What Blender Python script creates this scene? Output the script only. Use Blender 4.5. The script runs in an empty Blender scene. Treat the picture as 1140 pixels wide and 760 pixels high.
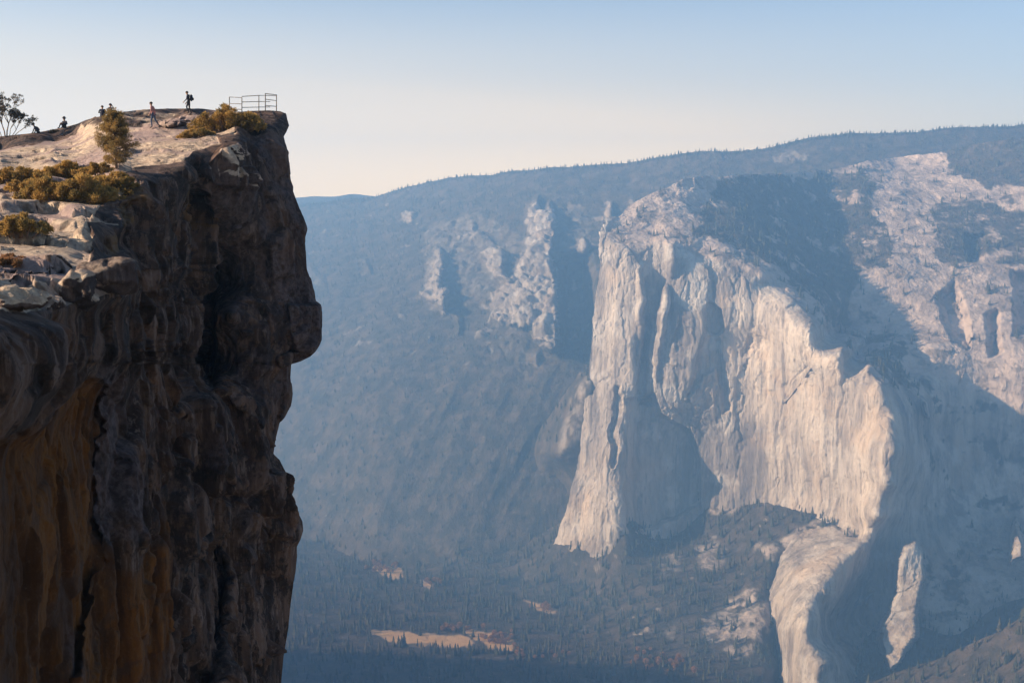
import bpy, bmesh, math, random, time
import numpy as np
from mathutils import Vector, Matrix
T0 = time.time()
random.seed(7); RNG = np.random.default_rng(11)
S = bpy.context.scene
C = S.collection
R = math.radians

# ------------------------------------------------------------------ survey frame
# sight lines surveyed from the viewpoint (0,0,0): px, py in 1140x760 units plus a ground distance Y give a world point
F = 1300.0; PITCH = R(6.4); CP, SP = math.cos(PITCH), math.sin(PITCH)
def P(px, py, Y):
    px = np.asarray(px, float); py = np.asarray(py, float); Y = np.asarray(Y, float)
    dx = (px-570)/F; up = (380-py)/F
    y = CP + SP*up; z = -SP + CP*up
    k = Y/y
    return np.stack([dx*k, Y+0*px, z*k], -1)
def V3(px, py, Y): return Vector(P(px, py, Y).tolist())

# ------------------------------------------------------------------ noise
def _h(ix, iy, iz, s=0):
    with np.errstate(over='ignore'):
        h = ix.astype(np.uint32)*np.uint32(374761393) + iy.astype(np.uint32)*np.uint32(668265263) + iz.astype(np.uint32)*np.uint32(2147483647) + np.uint32(s)*np.uint32(144665)
        h = (h ^ (h >> np.uint32(13)))*np.uint32(1274126177)
        h = (h ^ (h >> np.uint32(15)))*np.uint32(2246822519)
        h = h ^ (h >> np.uint32(16))
    return h
def _hf(ix, iy, iz, s=0): return (_h(ix, iy, iz, s) & np.uint32(0xffffff)).astype(np.float64)/16777215.0
def noise(p, s=0):
    i = np.floor(p).astype(np.int64); f = p-i; u = f*f*f*(f*(f*6-15)+10)
    r = 0
    for a in (0, 1):
        for b in (0, 1):
            for c in (0, 1):
                w = (u[:, 0] if a else 1-u[:, 0])*(u[:, 1] if b else 1-u[:, 1])*(u[:, 2] if c else 1-u[:, 2])
                h = _h(i[:, 0]+a, i[:, 1]+b, i[:, 2]+c, s)
                gx = ((h & np.uint32(1023)).astype(float)/511.5-1); gy = (((h >> np.uint32(10)) & np.uint32(1023)).astype(float)/511.5-1); gz = (((h >> np.uint32(20)) & np.uint32(1023)).astype(float)/511.5-1)
                r = r + w*(gx*(f[:, 0]-a)+gy*(f[:, 1]-b)+gz*(f[:, 2]-c))
    return r
def fbm(p, o=4, s=0, g=0.5, ridged=False):
    r = 0; a = 1.0; t = 0
    for k in range(o):
        n = noise(p*(2.03**k), s+k*17)
        if ridged: n = 0.5-np.abs(n)*1.6
        r = r + a*n; t += a; a *= g
    return r/t
def worley(p, s=0):
    """cell value, border closeness (F2-F1)"""
    i = np.floor(p).astype(np.int64); f1 = np.full(len(p), 9.); f2 = f1.copy(); cid = np.zeros(len(p))
    for a in (-1, 0, 1):
        for b in (-1, 0, 1):
            for c in (-1, 0, 1):
                j = i+np.array([a, b, c])
                q = np.stack([_hf(j[:, 0], j[:, 1], j[:, 2], s+k) for k in (1, 2, 3)], -1)*.8+.1+j
                d = ((q-p)**2).sum(1)
                v = _hf(j[:, 0], j[:, 1], j[:, 2], s+9)
                n = d < f1
                f2 = np.where(n, f1, np.minimum(f2, d)); cid = np.where(n, v, cid); f1 = np.where(n, d, f1)
    return cid, np.sqrt(f2)-np.sqrt(f1)
def facets(p, s=0, tilt=1., box=False, soft=.04):
    """split surface: every cell is a plane with its own height and tilt; returns height (-1..1) and border closeness.
    soft (cell units): width over which neighbouring planes meet"""
    i = np.floor(p).astype(np.int64); f1 = np.full(len(p), 9.); f2 = f1.copy(); v1 = np.zeros(len(p)); v2 = v1.copy()
    for a in (-1, 0, 1):
        for b in (-1, 0, 1):
            for c in (-1, 0, 1):
                j = i+np.array([a, b, c]); h = _h(j[:, 0], j[:, 1], j[:, 2], s); h2 = _h(j[:, 0], j[:, 1], j[:, 2], s+1)
                f = lambda x, k: ((x >> np.uint32(k)) & np.uint32(255)).astype(np.float64)/255.
                e = p-(np.stack([f(h, 0), f(h, 8), f(h, 16)], -1)*.9+.05+j)
                d = np.abs(e).max(1)+.15*np.sqrt((e**2).sum(1)) if box else np.sqrt((e**2).sum(1))
                v = f(h, 24)*2-1+tilt*(e[:, 0]*(f(h2, 0)*2-1)+e[:, 1]*(f(h2, 8)*2-1)+e[:, 2]*(f(h2, 16)*2-1))
                n = d < f1; m = ~n & (d < f2)
                f2 = np.where(n, f1, np.where(m, d, f2)); v2 = np.where(n, v1, np.where(m, v, v2))
                v1 = np.where(n, v, v1); f1 = np.where(n, d, f1)
    g = f2-f1
    return v1+(v2-v1)*.5*np.exp(-g/soft), g
def sstep(a, b, x):
    t = np.clip((x-a)/(b-a), 0, 1); return t*t*(3-2*t)

# ------------------------------------------------------------------ fields over the survey frame
def rbf(pts, px, py, c=12.):
    A = np.array(pts, float); X = A[:, :2]; v = A[:, 2]; m = v.mean()
    D = np.sqrt(((X[:, None]-X[None])**2).sum(-1)+c*c); n = len(X)
    M = np.zeros((n+3, n+3)); M[:n, :n] = D+np.eye(n)*(-.01); M[:n, n] = 1; M[:n, n+1:] = X/500; M[n, :n] = 1; M[n+1:, :n] = X.T/500
    w = np.linalg.solve(M, np.concatenate([v-m, [0, 0, 0]]))
    out = np.empty(len(px))
    for k in range(0, len(px), 20000):
        q = np.stack([px[k:k+20000], py[k:k+20000]], -1)
        d = np.sqrt(((q[:, None]-X[None])**2).sum(-1)+c*c)
        out[k:k+20000] = d@w[:n]+w[n]+(q/500)@w[n+1:]+m
    return out
def sdf(poly, px, py):
    """signed distance in px units, positive inside"""
    Q = np.array(poly, float); d = np.full(len(px), 1e9); ins = np.zeros(len(px), bool)
    for k in range(len(Q)):
        a = Q[k]; b = Q[(k+1) % len(Q)]; e = b-a
        wx = px-a[0]; wy = py-a[1]; t = np.clip((wx*e[0]+wy*e[1])/(e@e+1e-9), 0, 1)
        d = np.minimum(d, np.hypot(wx-t*e[0], wy-t*e[1]))
        c = ((a[1] > py) != (b[1] > py)) & (px < (b[0]-a[0])*(py-a[1])/((b[1]-a[1]) if b[1] != a[1] else 1e-9)+a[0])
        ins ^= c
    return np.where(ins, d, -d)
def bbox_sdf(poly, px, py, pad=30):
    Q = np.array(poly, float); lo = Q.min(0)-pad; hi = Q.max(0)+pad
    m = (px > lo[0]) & (px < hi[0]) & (py > lo[1]) & (py < hi[1])
    r = np.full(len(px), -1e3); r[m] = sdf(poly, px[m], py[m]); return r
def warp(px, py, amp, sc, s=5, o=4):
    q = np.stack([px/sc, py/sc, 0*px+s*3.3], -1)
    return px+amp*2.2*fbm(q, o, s), py+amp*2.2*fbm(q+31.7, o, s+3)
def recess(poly, D, soft, px, py): return D*sstep(-soft, soft, bbox_sdf(poly, px, py))
def wedge(poly, D, soft, px, py, bias=.15):
    """block whose near side rises left to right and drops off sharply on the right"""
    Q = np.array(poly, float); d = bbox_sdf(poly, px, py)
    # local span on each row
    t = np.clip((px-Q[:, 0].min())/(np.ptp(Q[:, 0])+1e-6), 0, 1)
    return -D*sstep(-soft, soft, d)*(bias+(1-bias)*t)
def interp(line, x):
    L = np.array(line, float); return np.interp(x, L[:, 0], L[:, 1])

# ------------------------------------------------------------------ tagging
def tag(o, label=None, cat=None, group=None, kind=None):
    if label: o['label'] = label
    if cat: o['category'] = cat
    if group: o['group'] = group
    if kind: o['kind'] = kind
    return o
def link(name, me, parent=None):
    o = bpy.data.objects.new(name, me); C.objects.link(o)
    if parent: o.parent = parent
    return o
def raw_mesh(name, verts, faces, mat, smooth=False, attrs=None, matidx=None):
    """faces: (n,3) or (n,4) numpy array"""
    me = bpy.data.meshes.new(name); verts = np.asarray(verts, np.float32); faces = np.asarray(faces, np.int32)
    n, k = faces.shape
    me.vertices.add(len(verts)); me.vertices.foreach_set('co', verts.ravel())
    me.loops.add(n*k); me.loops.foreach_set('vertex_index', faces.ravel())
    me.polygons.add(n); me.polygons.foreach_set('loop_start', np.arange(0, n*k, k, dtype=np.int32))
    me.polygons.foreach_set('loop_total', np.full(n, k, np.int32))
    me.polygons.foreach_set('use_smooth', np.full(n, smooth))
    for m in (mat if isinstance(mat, (list, tuple)) else [mat]): me.materials.append(m)
    if matidx is not None: me.polygons.foreach_set('material_index', np.asarray(matidx, np.int32))
    for nm, v in (attrs or {}).items():
        a = me.attributes.new(nm, 'FLOAT', 'POINT'); a.data.foreach_set('value', np.asarray(v, np.float32))
    me.update(calc_edges=True); me.validate()
    return me
def grid_faces(nr, nc):
    i = np.arange(nr-1)[:, None]*nc+np.arange(nc-1)[None]; i = i.ravel()
    return np.stack([i, i+nc, i+nc+1, i+1], -1)
def grid_normals(Pg):
    du = np.gradient(Pg, axis=1); dv = np.gradient(Pg, axis=0)
    n = np.cross(dv, du); n /= np.linalg.norm(n, axis=-1, keepdims=True)+1e-9
    return n

# ------------------------------------------------------------------ materials
class NT:
    def __init__(s, name):
        s.m = bpy.data.materials.new(name); s.m.use_nodes = True; s.t = s.m.node_tree; s.t.nodes.clear()
        s.out = s.n('ShaderNodeOutputMaterial'); s.b = s.n('ShaderNodeBsdfPrincipled'); s.l(s.b.outputs[0], s.out.inputs[0])
        s.b.inputs['Roughness'].default_value = .9; s.b.inputs['Specular IOR Level'].default_value = .2
        s.geo = s.n('ShaderNodeNewGeometry')
    def n(s, t, **k):
        x = s.t.nodes.new(t)
        for a, v in k.items(): setattr(x, a, v)
        return x
    def l(s, a, b): s.t.links.new(a, b)
    def put(s, v, i):
        if hasattr(v, 'links') or hasattr(v, 'is_output'): s.l(v, i)
        elif isinstance(v, (tuple, list)): i.default_value = tuple(v)+((1,) if len(v) == 3 and len(i.default_value) == 4 else ())
        else: i.default_value = v
    def noise(s, scale=1, det=6, rough=.6, sc=(1, 1, 1), dist=0, off=(0, 0, 0), gen=False):
        mp = s.n('ShaderNodeMapping'); mp.inputs['Scale'].default_value = sc; mp.inputs['Location'].default_value = off
        if gen:
            tc = s.n('ShaderNodeTexCoord'); s.l(tc.outputs['Object'], mp.inputs[0])
        else: s.l(s.geo.outputs['Position'], mp.inputs[0])
        x = s.n('ShaderNodeTexNoise'); s.l(mp.outputs[0], x.inputs['Vector']); x.inputs['Scale'].default_value = scale
        x.inputs['Detail'].default_value = det; x.inputs['Roughness'].default_value = rough; x.inputs['Distortion'].default_value = dist
        return x.outputs['Fac']
    def voro(s, scale=1, sc=(1, 1, 1), feat='DISTANCE_TO_EDGE', warpf=None):
        mp = s.n('ShaderNodeMapping'); mp.inputs['Scale'].default_value = sc; s.l(s.geo.outputs['Position'], mp.inputs[0])
        x = s.n('ShaderNodeTexVoronoi', feature=feat); x.inputs['Scale'].default_value = scale
        if warpf:
            w = s.n('ShaderNodeTexNoise'); s.l(mp.outputs[0], w.inputs['Vector']); w.inputs['Scale'].default_value = scale*1.7
            a = s.n('ShaderNodeVectorMath', operation='MULTIPLY_ADD'); s.l(w.outputs['Color'], a.inputs[0]); a.inputs[1].default_value = (warpf,)*3; s.l(mp.outputs[0], a.inputs[2]); s.l(a.outputs[0], x.inputs['Vector'])
        else: s.l(mp.outputs[0], x.inputs['Vector'])
        return x.outputs[0]
    def ramp(s, v, a, b, lo=0., hi=1.):
        x = s.n('ShaderNodeMapRange', interpolation_type='SMOOTHSTEP'); s.put(v, x.inputs[0]); x.inputs[1].default_value = a; x.inputs[2].default_value = b
        x.inputs[3].default_value = lo; x.inputs[4].default_value = hi
        return x.outputs[0]
    def mix(s, f, a, b):
        x = s.n('ShaderNodeMix', data_type='RGBA'); s.put(f, x.inputs[0]); s.put(a, x.inputs[6]); s.put(b, x.inputs[7]); return x.outputs[2]
    def math(s, op, a, b=0.):
        x = s.n('ShaderNodeMath', operation=op); s.put(a, x.inputs[0]); s.put(b, x.inputs[1]); return x.outputs[0]
    def attr(s, nm):
        x = s.n('ShaderNodeAttribute', attribute_name=nm); return x.outputs['Fac']
    def bump(s, h, strength=.5, dist=.1, prev=None):
        x = s.n('ShaderNodeBump'); s.put(h, x.inputs['Height']); x.inputs['Strength'].default_value = strength; x.inputs['Distance'].default_value = dist
        if prev: s.l(prev, x.inputs['Normal'])
        return x.outputs[0]
    def done(s, col, nrm=None):
        s.put(col, s.b.inputs['Base Color'])
        if nrm: s.l(nrm, s.b.inputs['Normal'])
        return s.m

def mat_far_rock():
    """weathered granite with forest floor where the 'forest' attribute says so"""
    t = NT('granite_wall')
    big = t.noise(.006, 5, .6); st = t.noise(.02, 8, .7, sc=(1, 1, .12), dist=.15); fine = t.noise(.07, 6, .7, sc=(1, 1, .3)); pat = t.noise(.012, 4, .55, off=(50, 9, 3))
    c = t.mix(t.ramp(st, .36, .64), (.20, .165, .14), (.50, .42, .33))
    c = t.mix(t.math('MULTIPLY', t.ramp(pat, .5, .62), .65), c, (.60, .54, .46))
    c = t.mix(t.math('MULTIPLY', t.ramp(big, .52, .66), .5), c, (.42, .30, .19))
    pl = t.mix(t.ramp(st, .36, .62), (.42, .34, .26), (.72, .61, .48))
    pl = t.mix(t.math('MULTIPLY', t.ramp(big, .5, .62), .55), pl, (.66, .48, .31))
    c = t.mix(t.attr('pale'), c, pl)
    seam = t.noise(.035, 9, .72, sc=(1, 1, .07), off=(8, 2, 5))
    c = t.mix(t.math('MULTIPLY', t.ramp(fine, .55, .66), .5), c, (.17, .145, .13))
    c = t.mix(t.math('MULTIPLY', t.ramp(seam, .56, .62), .55), c, (.15, .125, .11))
    # slopes with brush
    g = t.noise(.014, 9, .68); gr = t.mix(t.ramp(g, .38, .6), (.30, .235, .19), (.54, .43, .345))
    c = t.mix(t.attr('slab'), c, gr)
    fl = t.mix(t.ramp(t.noise(.02, 6, .7), .4, .65), (.048, .042, .027), (.115, .086, .058))
    fl = t.mix(t.ramp(t.noise(.05, 6, .7, off=(4, 5, 6)), .64, .74), fl, (.26, .22, .19))
    c = t.mix(t.attr('forest'), c, fl)
    c = t.mix(t.attr('meadow'), c, t.mix(t.noise(.03, 5), (.52, .29, .11), (.72, .46, .23)))
    b = t.bump(st, 1., 16); b = t.bump(fine, .9, 5, b); b = t.bump(t.noise(.25, 5, .7), .6, 2, b)
    return t.done(c, b)
def mat_near_rock():
    t = NT('weathered_granite')
    n1 = t.noise(.35, 8, .65); n2 = t.noise(3., 8, .7); st = t.noise(.55, 8, .7, sc=(1, 1, .13)); st2 = t.noise(1.6, 6, .6, sc=(1, 1, .1), off=(7, 1, 2))
    st3 = t.noise(3.4, 8, .7, sc=(1, 1, .07), off=(3, 8, 1)); grit = t.noise(7, 9, .8, off=(1, 5, 5)); patch = t.noise(.8, 9, .75, off=(9, 2, 4), sc=(1, 1, .5))
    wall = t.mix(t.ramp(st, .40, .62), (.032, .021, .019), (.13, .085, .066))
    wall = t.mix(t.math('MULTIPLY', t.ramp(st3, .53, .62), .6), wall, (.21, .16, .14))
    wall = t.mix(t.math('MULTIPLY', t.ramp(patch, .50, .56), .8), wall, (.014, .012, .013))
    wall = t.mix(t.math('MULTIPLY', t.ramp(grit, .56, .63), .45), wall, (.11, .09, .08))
    br = t.mix(t.ramp(st, .38, .6), (.050, .020, .0055), (.15, .062, .014))
    br = t.mix(t.math('MULTIPLY', t.ramp(n1, .52, .6), .6), br, (.06, .038, .030))
    br = t.mix(t.math('MULTIPLY', t.ramp(st3, .52, .6), .45), br, (.035, .018, .011))
    br = t.mix(t.math('MULTIPLY', t.ramp(grit, .56, .63), .4), br, (.15, .10, .06))
    wall = t.mix(t.attr('brown'), wall, br)
    wall = t.mix(t.math('MULTIPLY', t.attr('ochre'), t.ramp(n2, .3, .55)), wall, (.17, .09, .015))
    wall = t.mix(t.attr('grey'), wall, t.mix(t.ramp(n2, .4, .6), (.035, .027, .030), (.11, .088, .095)))
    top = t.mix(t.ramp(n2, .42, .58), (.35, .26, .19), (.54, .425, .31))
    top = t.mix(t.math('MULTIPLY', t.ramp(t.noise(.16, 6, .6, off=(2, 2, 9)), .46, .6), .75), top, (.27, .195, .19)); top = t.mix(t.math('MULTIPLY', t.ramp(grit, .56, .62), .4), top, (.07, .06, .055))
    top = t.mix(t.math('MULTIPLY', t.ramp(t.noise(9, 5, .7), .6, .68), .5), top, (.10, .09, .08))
    # upward and sun-facing faces painted pale as lit, upright faces painted dark as shaded
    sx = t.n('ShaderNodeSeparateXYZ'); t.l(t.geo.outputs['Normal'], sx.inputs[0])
    f = t.math('ADD', t.attr('clean_lit'), t.math('MULTIPLY', t.math('SUBTRACT', n2, .5), .35))
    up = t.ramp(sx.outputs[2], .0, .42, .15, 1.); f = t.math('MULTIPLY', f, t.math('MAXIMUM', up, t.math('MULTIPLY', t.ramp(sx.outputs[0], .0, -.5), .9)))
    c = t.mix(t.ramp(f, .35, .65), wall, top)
    b = t.bump(n1, .5, .5); b = t.bump(n2, 1., .18, b); b = t.bump(st3, .6, .08, b); b = t.bump(grit, .8, .05, b)
    return t.done(c, b)
def simple(name, col, col2=None, scale=5, rough=.85, bump=None, gen=False, lo=.4, hi=.6):
    t = NT(name); t.b.inputs['Roughness'].default_value = rough
    n = t.noise(scale, 5, .6, gen=gen)
    c = t.mix(t.ramp(n, lo, hi), col, col2 or tuple(x*.7 for x in col))
    return t.done(c, t.bump(n, *bump) if bump else None)
def leafy(name, a, b, tr=.3):
    """leaves: diffuse with some light passing through"""
    t = NT(name); n = t.noise(1.3, 4, .6, gen=True); oi = t.n('ShaderNodeObjectInfo')
    c = t.mix(t.ramp(n, .4, .62), a, b); t.put(c, t.b.inputs['Base Color'])
    d = t.n('ShaderNodeBsdfTranslucent'); t.put(c, d.inputs[0]); m = t.n('ShaderNodeMixShader'); m.inputs[0].default_value = tr
    t.l(t.b.outputs[0], m.inputs[1]); t.l(d.outputs[0], m.inputs[2]); t.l(m.outputs[0], t.out.inputs[0])
    return t.m
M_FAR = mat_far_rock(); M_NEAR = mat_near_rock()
M_TREE = NT('conifer_needles'); _n = M_TREE.noise(.008, 4, .6); _n2 = M_TREE.noise(.09, 3, .6)
_c = M_TREE.mix(M_TREE.ramp(_n2, .4, .62), (.030, .036, .020), (.075, .070, .038)); _c = M_TREE.mix(M_TREE.math('MULTIPLY', M_TREE.ramp(_n, .5, .65), .6), _c, (.085, .065, .040))
M_TREE = M_TREE.done(_c)
M_AUT = simple('autumn_foliage', (.34, .17, .06), (.24, .12, .05), .1)

# ------------------------------------------------------------------ surfaces
FARV = {}
def relief(name, px, py, Yf, post, mat, smooth=True, label=None):
    """px, py: (nr,nc) survey grid; Yf(px,py) distance. post(world, normals, px, py) -> displaced world, attrs"""
    nr, nc = px.shape; fx, fy = px.ravel(), py.ravel()
    Y = Yf(fx, fy)
    W = P(fx, fy, Y).reshape(nr, nc, 3)
    N = grid_normals(W).reshape(-1, 3)
    W2, attrs = post(W.reshape(-1, 3), N, fx, fy)
    me = raw_mesh(name, W2, grid_faces(nr, nc), mat, smooth, attrs)
    o = link(name, me); o['kind'] = 'structure'
    N2 = grid_normals(W2.reshape(nr, nc, 3)).reshape(-1, 3)
    FARV[name] = (W2, N2, attrs, fx, fy, nr, nc)
    print(name, nr*nc, round(time.time()-T0, 1))
    return o
def smooth_rows(a, n, ax):
    for _ in range(n):
        b = a.copy()
        if ax == 0: b[1:-1] = (a[:-2]+2*a[1:-1]+a[2:])/4
        else: b[:, 1:-1] = (a[:, :-2]+2*a[:, 1:-1]+a[:, 2:])/4
        a = b
    return a
def upsample(a, nr, nc):
    r = np.linspace(0, a.shape[0]-1, nr); c = np.linspace(0, a.shape[1]-1, nc)
    i = np.minimum(r.astype(int), a.shape[0]-2); j = np.minimum(c.astype(int), a.shape[1]-2); fr = (r-i)[:, None]; fc = (c-j)[None]
    return (a[i][:, j]*(1-fr)+a[i+1][:, j]*fr)*(1-fc)+(a[i][:, j+1]*(1-fr)+a[i+1][:, j+1]*fr)*fc
def equalize(mk, Yf, nr, nc, iters=3, cr=240, cc=200, cap=6.):
    """mk(s,t)->(px,py) for unit square grids; move the s and t lines so the sheet is evenly sampled in space, not on the picture"""
    s = np.linspace(0, 1, cc)[None]+np.zeros((cr, 1)); t = np.linspace(0, 1, cr)[:, None]+np.zeros((1, cc))
    for it in range(iters):
        px, py = mk(s, t); W = P(px, py, Yf(px.ravel(), py.ravel()).reshape(px.shape)); k = F/W[..., 1]
        for ax, v in ((1, s), (0, t)):
            d = np.linalg.norm(np.diff(W, axis=ax), axis=-1)*(k[:, 1:] if ax == 1 else k[1:]); dv = np.maximum(np.diff(v, axis=ax), 1e-9)
            rate = d/dv; med = np.median(rate); rate = np.clip(rate, .5*med, cap*med)**.8
            rate = smooth_rows(smooth_rows(rate, 5, 1-ax), 1, ax)
            cum = np.cumsum(rate*dv, axis=ax); z = np.zeros_like(np.take(cum, [0], axis=ax)); cum = np.concatenate([z, cum], axis=ax); cum /= np.take(cum, [-1], axis=ax)
            new = np.empty_like(v); n = v.shape[ax]; u = np.linspace(0, 1, n)
            for q in range(v.shape[1-ax]):
                if ax == 1: new[q] = np.interp(u, cum[q], v[q])
                else: new[:, q] = np.interp(u, cum[:, q], v[:, q])
            new = smooth_rows(new, 6, 1-ax)
            if ax == 1: s = new
            else: t = new
    return mk(upsample(s, nr, nc), upsample(t, nr, nc))
def project(W):
    y = W[:, 1]; z = W[:, 2]; f = y*CP - z*SP; u = y*SP + z*CP
    return 570+F*W[:, 0]/f, 380-F*u/f

Z0 = -1000.
def Yfloor(py, z=Z0): return z/((-SP+CP*(380-py)/F)/(CP+SP*(380-py)/F))

# ===== granite massif across the valley
SKY_M = [(600, 270), (655, 268), (668, 258), (673, 244), (690, 240), (700, 228), (720, 218), (740, 208), (760, 200), (785, 196), (815, 195), (850, 194), (880, 192), (905, 190), (940, 186), (965, 180), (1000, 174), (1050, 170), (1060, 166), (1100, 158), (1140, 152), (1300, 140)]
LEFT_M = [(232, 672), (258, 668), (290, 668), (340, 661), (408, 655), (440, 652), (470, 649), (500, 646), (530, 640), (555, 634), (580, 626), (606, 616), (640, 600), (800, 560)]
MP = [
 # skyline
 (668, 255, 3170), (700, 228, 3300), (760, 200, 3420), (815, 195, 3560), (880, 192, 3850), (940, 186, 4050), (1000, 174, 4250), (1060, 163, 4200), (1140, 151, 4100), (1300, 140, 4000),
 # dome and forested bowl
 (720, 240, 3235), (760, 235, 3290), (795, 215, 3450), (800, 240, 3345), (805, 265, 3200), (730, 255, 3190), (860, 215, 3650), (930, 225, 3820), (955, 215, 3790), (1000, 215, 3850), (860, 250, 3480), (900, 300, 3340), (930, 300, 3410), (950, 330, 3325), (930, 370, 3250), (955, 395, 3120), (970, 300, 3430), (1000, 300, 3420),
 (1060, 250, 3650), (1100, 350, 3240), (1140, 400, 3080), (1040, 400, 3080), (1015, 415, 3060), (1250, 300, 3400), (1100, 432, 3070), (1140, 455, 3020), (985, 380, 3180), (1060, 330, 3330), (1140, 250, 3650),
 # rim
 (700, 265, 3150), (735, 265, 3125), (757, 275, 3108), (780, 283, 3110), (810, 287, 3100), (850, 305, 3075), (880, 332, 3020), (910, 362, 2940), (940, 388, 2870), (965, 408, 2800), (985, 428, 2750),
 (700, 275, 3110), (780, 292, 3090), (810, 298, 3076), (850, 316, 3070), (880, 343, 2985), (910, 373, 2910), (940, 398, 2840), (965, 420, 2775), (985, 440, 2730),
 # left flank of the great buttress
 (668, 290, 3140), (661, 340, 3140), (655, 408, 3135), (649, 470, 3130), (643, 520, 3120), (632, 575, 3110), (616, 606, 3110), (600, 640, 3080), (560, 790, 3080),
 (680, 300, 3110), (678, 360, 3100), (672, 430, 3085), (664, 500, 3070), (650, 560, 3060), (645, 606, 3050),
 (716, 300, 3085), (704, 330, 3078), (700, 380, 3064), (697, 440, 3046), (694, 500, 3020), (692, 560, 2995), (698, 590, 2985), (700, 650, 2960), (700, 790, 2950),
 # behind it
 (722, 320, 3088), (712, 380, 3072), (712, 440, 3066), (712, 500, 3085), (712, 560, 3075), (715, 590, 3070), (745, 520, 3110), (745, 580, 3095), (770, 560, 3110), (770, 500, 3110), (770, 650, 3100), (770, 790, 3090),
 (740, 400, 3052), (738, 350, 3060), (755, 350, 3050), (785, 320, 3066), (785, 400, 3040), (760, 440, 3046), (716, 285, 3104), (750, 300, 3078), (735, 440, 3056),
 # main lit wall
 (785, 555, 3100), (785, 480, 3090), (810, 480, 3060), (810, 570, 3070), (850, 558, 3020), (850, 450, 3030), (850, 380, 3050), (900, 568, 2910), (900, 480, 2900), (900, 420, 2910), (935, 588, 2800), (940, 500, 2800), (940, 440, 2815), (955, 600, 2735), (970, 540, 2710), (970, 470, 2735),
 (990, 470, 2680), (1000, 500, 2650), (992, 540, 2650), (980, 575, 2660), (966, 600, 2680),
 # shaded wall to the right
 (1010, 462, 2780), (1016, 505, 2790), (1004, 550, 2800), (990, 585, 2800), (1030, 440, 2980), (1040, 480, 3020), (1060, 540, 3020), (1090, 480, 3060), (1140, 500, 3040), (1140, 580, 2980), (1060, 620, 2900), (1140, 660, 2800), (1000, 620, 2830), (1000, 700, 2750), (1060, 700, 2740), (1300, 500, 3000), (1300, 700, 2800),
 # lower bluff
 (868, 625, 2760), (862, 670, 2640), (862, 700, 2560), (872, 740, 2470), (880, 790, 2400), (900, 612, 2720), (935, 603, 2690), (955, 606, 2640), (940, 640, 2560), (925, 660, 2490), (909, 690, 2410), (912, 718, 2370), (926, 735, 2320), (928, 790, 2290),
 (975, 612, 2800), (960, 650, 2760), (945, 670, 2720), (928, 690, 2680), (930, 712, 2620), (945, 735, 2560), (960, 790, 2560), (1100, 790, 2560), (1300, 790, 2560), (850, 620, 3000), (840, 700, 2950), (820, 790, 2950),
]
def Y_massif(px, py):
    Y = rbf(MP, px, py, 6.)
    wx, wy = warp(px, py, 3.5, 22)
    Y += recess([(724, 258), (741, 260), (743, 300), (739, 340), (732, 380), (727, 452), (708, 450), (707, 390), (714, 330), (721, 300)], 13, 4, wx, wy)
    Y += recess([(700, 446), (697, 585), (703, 592), (722, 588), (748, 577), (779, 557), (778, 510), (768, 482), (752, 470), (737, 462), (728, 440)], 45, 3, wx, wy)
    Y += recess([(783, 346), (792, 336), (801, 345), (802, 368), (796, 373), (785, 366)], 25, 3, wx, wy)
    Y += recess([(783, 380), (792, 372), (801, 378), (803, 400), (810, 440), (813, 456), (806, 459), (801, 430), (794, 412), (781, 418), (768, 448), (764, 440)], 16, 3, wx, wy)
    Y += recess([(708, 445), (712, 400), (716, 360), (722, 350), (720, 400), (716, 440)], 30, 3, wx, wy)
    Y += recess([(682, 455), (686, 430), (690, 430), (688, 470), (684, 520), (680, 515)], 25, 3, wx, wy)
    # lit ribs and slivers
    for q, D in (([(744, 272), (752, 270), (749, 300), (746, 310), (742, 290)], 30), ([(741, 318), (746, 330), (741, 360), (733, 400), (728, 445), (725, 430), (730, 370)], 34),
                 ([(760, 283), (768, 285), (790, 300), (788, 350), (770, 415), (752, 468), (736, 462), (735, 440), (747, 390), (750, 340)], 12),
                 ([(708, 330), (713, 300), (716, 330), (712, 380), (708, 400)], 40),
                 ([(1010, 610), (1020, 602), (1028, 615), (1028, 645), (1022, 680), (1020, 708), (1003, 735), (990, 748), (985, 732), (980, 710), (985, 688), (999, 660), (1003, 630)], 330),
                 ([(1128, 582), (1132, 577), (1136, 600), (1140, 620), (1124, 626), (1126, 600)], 260),
                 ([(1023, 440), (1030, 448), (1033, 462), (1028, 458)], 160)):
        Y += wedge(q, D, 2.5, wx, wy, .85 if D > 200 else .15)
    # broken shelves low on the left flank
    # cliff band in the upper right
    for q, D in (([(1045, 330), (1062, 315), (1075, 350), (1078, 385), (1062, 378), (1052, 360)], 60), ([(1098, 350), (1110, 345), (1112, 390), (1104, 395)], 50), ([(1128, 305), (1150, 300), (1150, 370), (1132, 372)], 70), ([(1075, 262), (1098, 262), (1092, 290), (1080, 292)], 40)):
        Y += recess(q, D, 5, wx, wy)
    return Y
FOREST_M = [  # survey polygons that carry forest, with strength
 ([(800, 196), (965, 192), (975, 215), (965, 250), (968, 290), (952, 330), (950, 372), (968, 398), (1005, 440), (1020, 466), (1010, 442), (974, 400), (921, 350), (868, 300), (815, 270), (775, 262), (780, 238), (795, 215)], .82),
 ([(1050, 168), (1080, 160), (1150, 148), (1310, 135), (1310, 230), (1140, 215), (1110, 210), (1090, 200), (1062, 196)], 1.),
 ([(1030, 225), (1080, 215), (1150, 235), (1150, 300), (1100, 290), (1060, 300), (1035, 270)], .7),
 ([(955, 345), (1000, 350), (1010, 400), (1020, 440), (985, 420), (955, 398)], .65),
 ([(955, 240), (985, 245), (1000, 270), (985, 300), (960, 300)], .7),
]
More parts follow.
